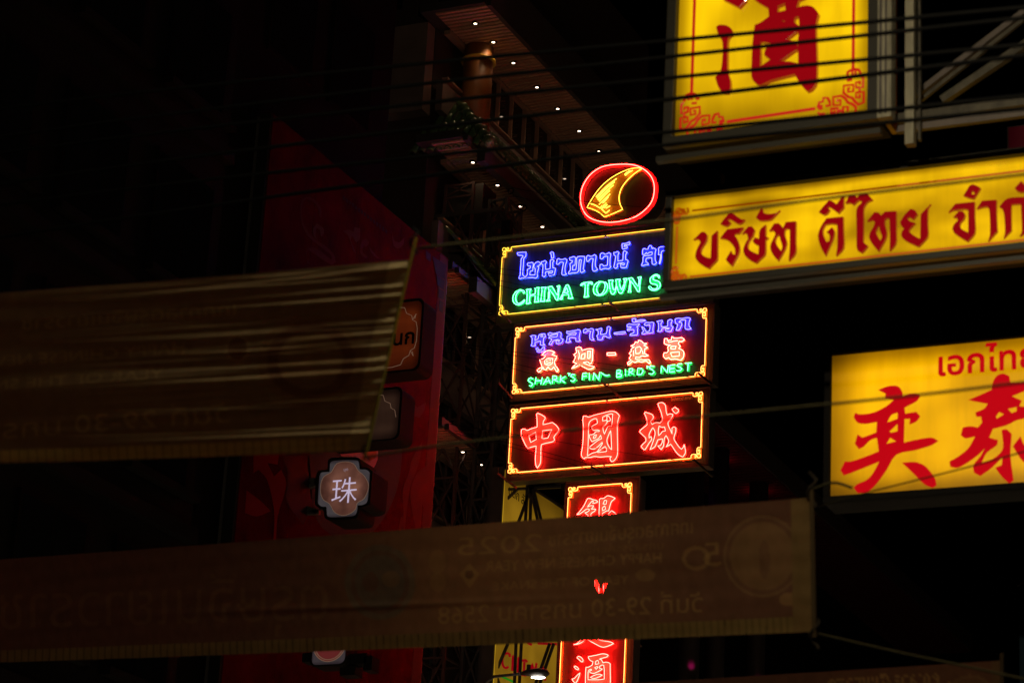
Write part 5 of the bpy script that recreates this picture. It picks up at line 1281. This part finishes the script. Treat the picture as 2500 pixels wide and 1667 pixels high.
t2, c2 = banner('broad dark banner with mirrored HAPPY CHINESE NEW YEAR print and a small tear', (-260, 1383, 25.6), (1982, 1214, 16.6), (1988, 1541, 16.6), (-260, 1624, 25.6), 1100, 150,
                BASE, B2, wr2, tear, hem=(.885, (.15, .105, .04), 17), edge=(.985, (.13, .085, .035)), mid_glow=(1230, 330, (.19, .10, .05)))  # painted glow sits left of the print's centre
pts = [tuple(c2[1]+(c2[2]-c2[1])*s_) for s_ in (-.06, -.02, .0, .3, .6, 1.0, 1.04)]
MB().tube(pts, .016, 8).build('end_pole', mat('sleeve_cloth', (.024, .016, .008), .95, spec=.02), t2)
for s_ in (-.03, 1.03):
    pz = c2[1]+(c2[2]-c2[1])*s_
    MB().tube([tuple(pz+np.array([.03*math.cos(a), .03*math.sin(a), .03*k-.09])) for k, a in enumerate(np.linspace(0, 9, 9))], .011, 5).build('tie', mat('grey_cord', (.009, .007, .005), .95, spec=.02), t2)
B3 = [(mtext('เทศกาลตรุษจีนเยาวราช', 2320, 1668, 300, 46, -.05), INK, .5), (circ(2370, 1700, 60, 55), PALE, .6), (circ(2370, 1700, 52, 47), BASE, .6)]
t3, c3 = banner('dark reddish banner showing only its top edge along the bottom right', (900, 1700, 26.0), (2446, 1611, 19.5), (2449, 1960, 19.5), (900, 1960, 26.0), 360, 60, BASE, B3, wr2, edge=(.988, (.10, .06, .03)))
MB().tube([tuple(c3[1]+(c3[2]-c3[1])*s_) for s_ in (-.05, 0, .5, 1.0)], .016, 8).build('end_pole', MATS['sleeve_cloth'], t3)

# ------------------------------------------------------------------ ropes that hold the banners
M_ROPE = mat('old_rope', (.017, .0145, .007), .9, spec=.03, noise=((60, 60, 60), .5, .3))
def line(name, pts, rad, m, label, cat, group, n=6):
    q = [np.array(p) for p in pts]
    mb = MB().tube([tuple(p) for p in q], rad, n)
    return own(name, mb, m, tuple(q[0]), label, cat, group, True)
def pxline(pp, D0, D1):
    pp = smooth_poly(pp, False, 6, 200); n_ = len(pp)
    return [atD(x, y, D0+(D1-D0)*i/(n_-1)) for i, (x, y) in enumerate(pp)]
RG = 'ropes holding the banners'
line('rope', pxline([(1022, 606), (1330, 571), (1640, 537), (1960, 492), (2300, 450), (2700, 402)], 14.5, 12.5), .008, M_ROPE, 'rope from the top corner of the creased banner across the long yellow lightbox', 'rope', RG)
line('rope', pxline([(884, 1118), (1060, 1089), (1560, 1031), (1740, 1014), (2030, 986), (2320, 955), (2700, 908)], 14.7, 12.5), .0075, M_ROPE, 'rope from the bottom corner of the creased banner across the large red characters', 'rope', RG)
line('rope', pxline([(1983, 1194), (2035, 1178), (2080, 1190)], 16.6, 16.4), .009, M_ROPE, 'short frayed rope end at the top right corner of the broad banner', 'rope', RG)
line('rope', pxline([(2000, 1236), (2105, 1205), (2400, 1130), (2700, 1044)], 17.6, 16.0), .0055, M_ROPE, 'thin rope slanting over the lower part of the brushed character lightbox', 'rope', RG)
line('rope', pxline([(1998, 1546), (2180, 1588), (2350, 1624), (2700, 1700)], 16.6, 15.0), .008, M_ROPE, 'rope sloping down from the bottom right corner of the broad banner', 'rope', RG)

# ------------------------------------------------------------------ overhead cables
NM = ('topmost', 'second', 'third', 'fourth', 'fifth', 'lowest')
for k, (a, b, c_) in enumerate(((155, 103, 47), (205, 143, 77), (252, 194, 138), (313, 247, 173), (382, 326, 265), (430, 357, 296))):
    s0 = (b-a)/565.0; s1_ = (c_-b)/600.0
    pp = [(-300, a-s0*1335+26), (300, a-s0*735+8), (1035, a), (1600, b), (2200, c_), (2800, c_+s1_*600)]
    line('cable', pxline(pp, 21.5, 14.5), .0135 if k != 3 else .0145, M_WIRE, '%s of the six thick black cables crossing the top of the picture' % NM[k] if k in (0, 5) else '%s from the top of the six thick black cables' % NM[k], 'cable', 'thick overhead cables')
WG = 'thin wires in front of the neon signs'
for nm, pp in (('wire crossing the blue Thai letters', [(1100, 642), (1215, 655), (1410, 680), (1612, 702), (1800, 722)]),
               ('wire crossing between the blue and the green letters', [(1100, 652), (1215, 668), (1410, 697), (1606, 723), (1800, 750)]),
               ('wire crossing the green word CHINA', [(1100, 664), (1215, 684), (1420, 728), (1500, 752), (1600, 786)]),
               ('wire crossing the lower left of the CHINA TOWN sign', [(1100, 672), (1215, 696), (1400, 748), (1520, 790)]),
               ('wire crossing the fin emblem', [(1250, 458), (1405, 489), (1500, 500), (1640, 512)]),
               ('wire crossing the foot of the fin emblem', [(1250, 478), (1405, 511), (1540, 533), (1640, 548)]),
               ('wire crossing the red fish character', [(1080, 832), (1250, 858), (1500, 891), (1740, 930)]),
               ('wire crossing the middle of the shark fin sign', [(1080, 838), (1250, 867), (1500, 905), (1690, 944)]),
               ('wire crossing above the green SHARK letters', [(1080, 848), (1250, 886), (1377, 917), (1500, 951), (1560, 972)]),
               ('wire crossing the green SHARK letters', [(1080, 856), (1250, 899), (1380, 938), (1460, 966)]),
               ('upper wire across the three large red characters', [(1080, 1032), (1240, 1057), (1400, 1084), (1540, 1107), (1691, 1129), (1760, 1140)]),
               ('middle wire across the three large red characters', [(1080, 1044), (1240, 1080), (1400, 1122), (1480, 1146)]),
               ('lower wire across the three large red characters', [(1080, 1050), (1240, 1089), (1400, 1133), (1450, 1150)])):
    q = smooth_poly(pp, False, 6, 200)
    line('wire', [onY(x, y, 41.3) for x, y in q], .0048, M_WIRE, 'thin black '+nm, 'wire', WG, 5)
# slim post at the right edge
pb = onY(2489, 1430, 24)
post = thing('post', (pb[0], 24, .13), 'slim bluish post at the bottom right edge', 'post')
MB().bar((pb[0]+.06, 24, .13), (pb[0]+.06, 24, pb[2]), .11).build('shaft', mat('blue_grey_paint', (.004, .012, .02), .7, spec=.1), post)
MB().cyl((pb[0]+.06, 24, pb[2]), (pb[0]+.06, 24, pb[2]+.05), .075, .03, 10).build('cap', M_STEEL, post)
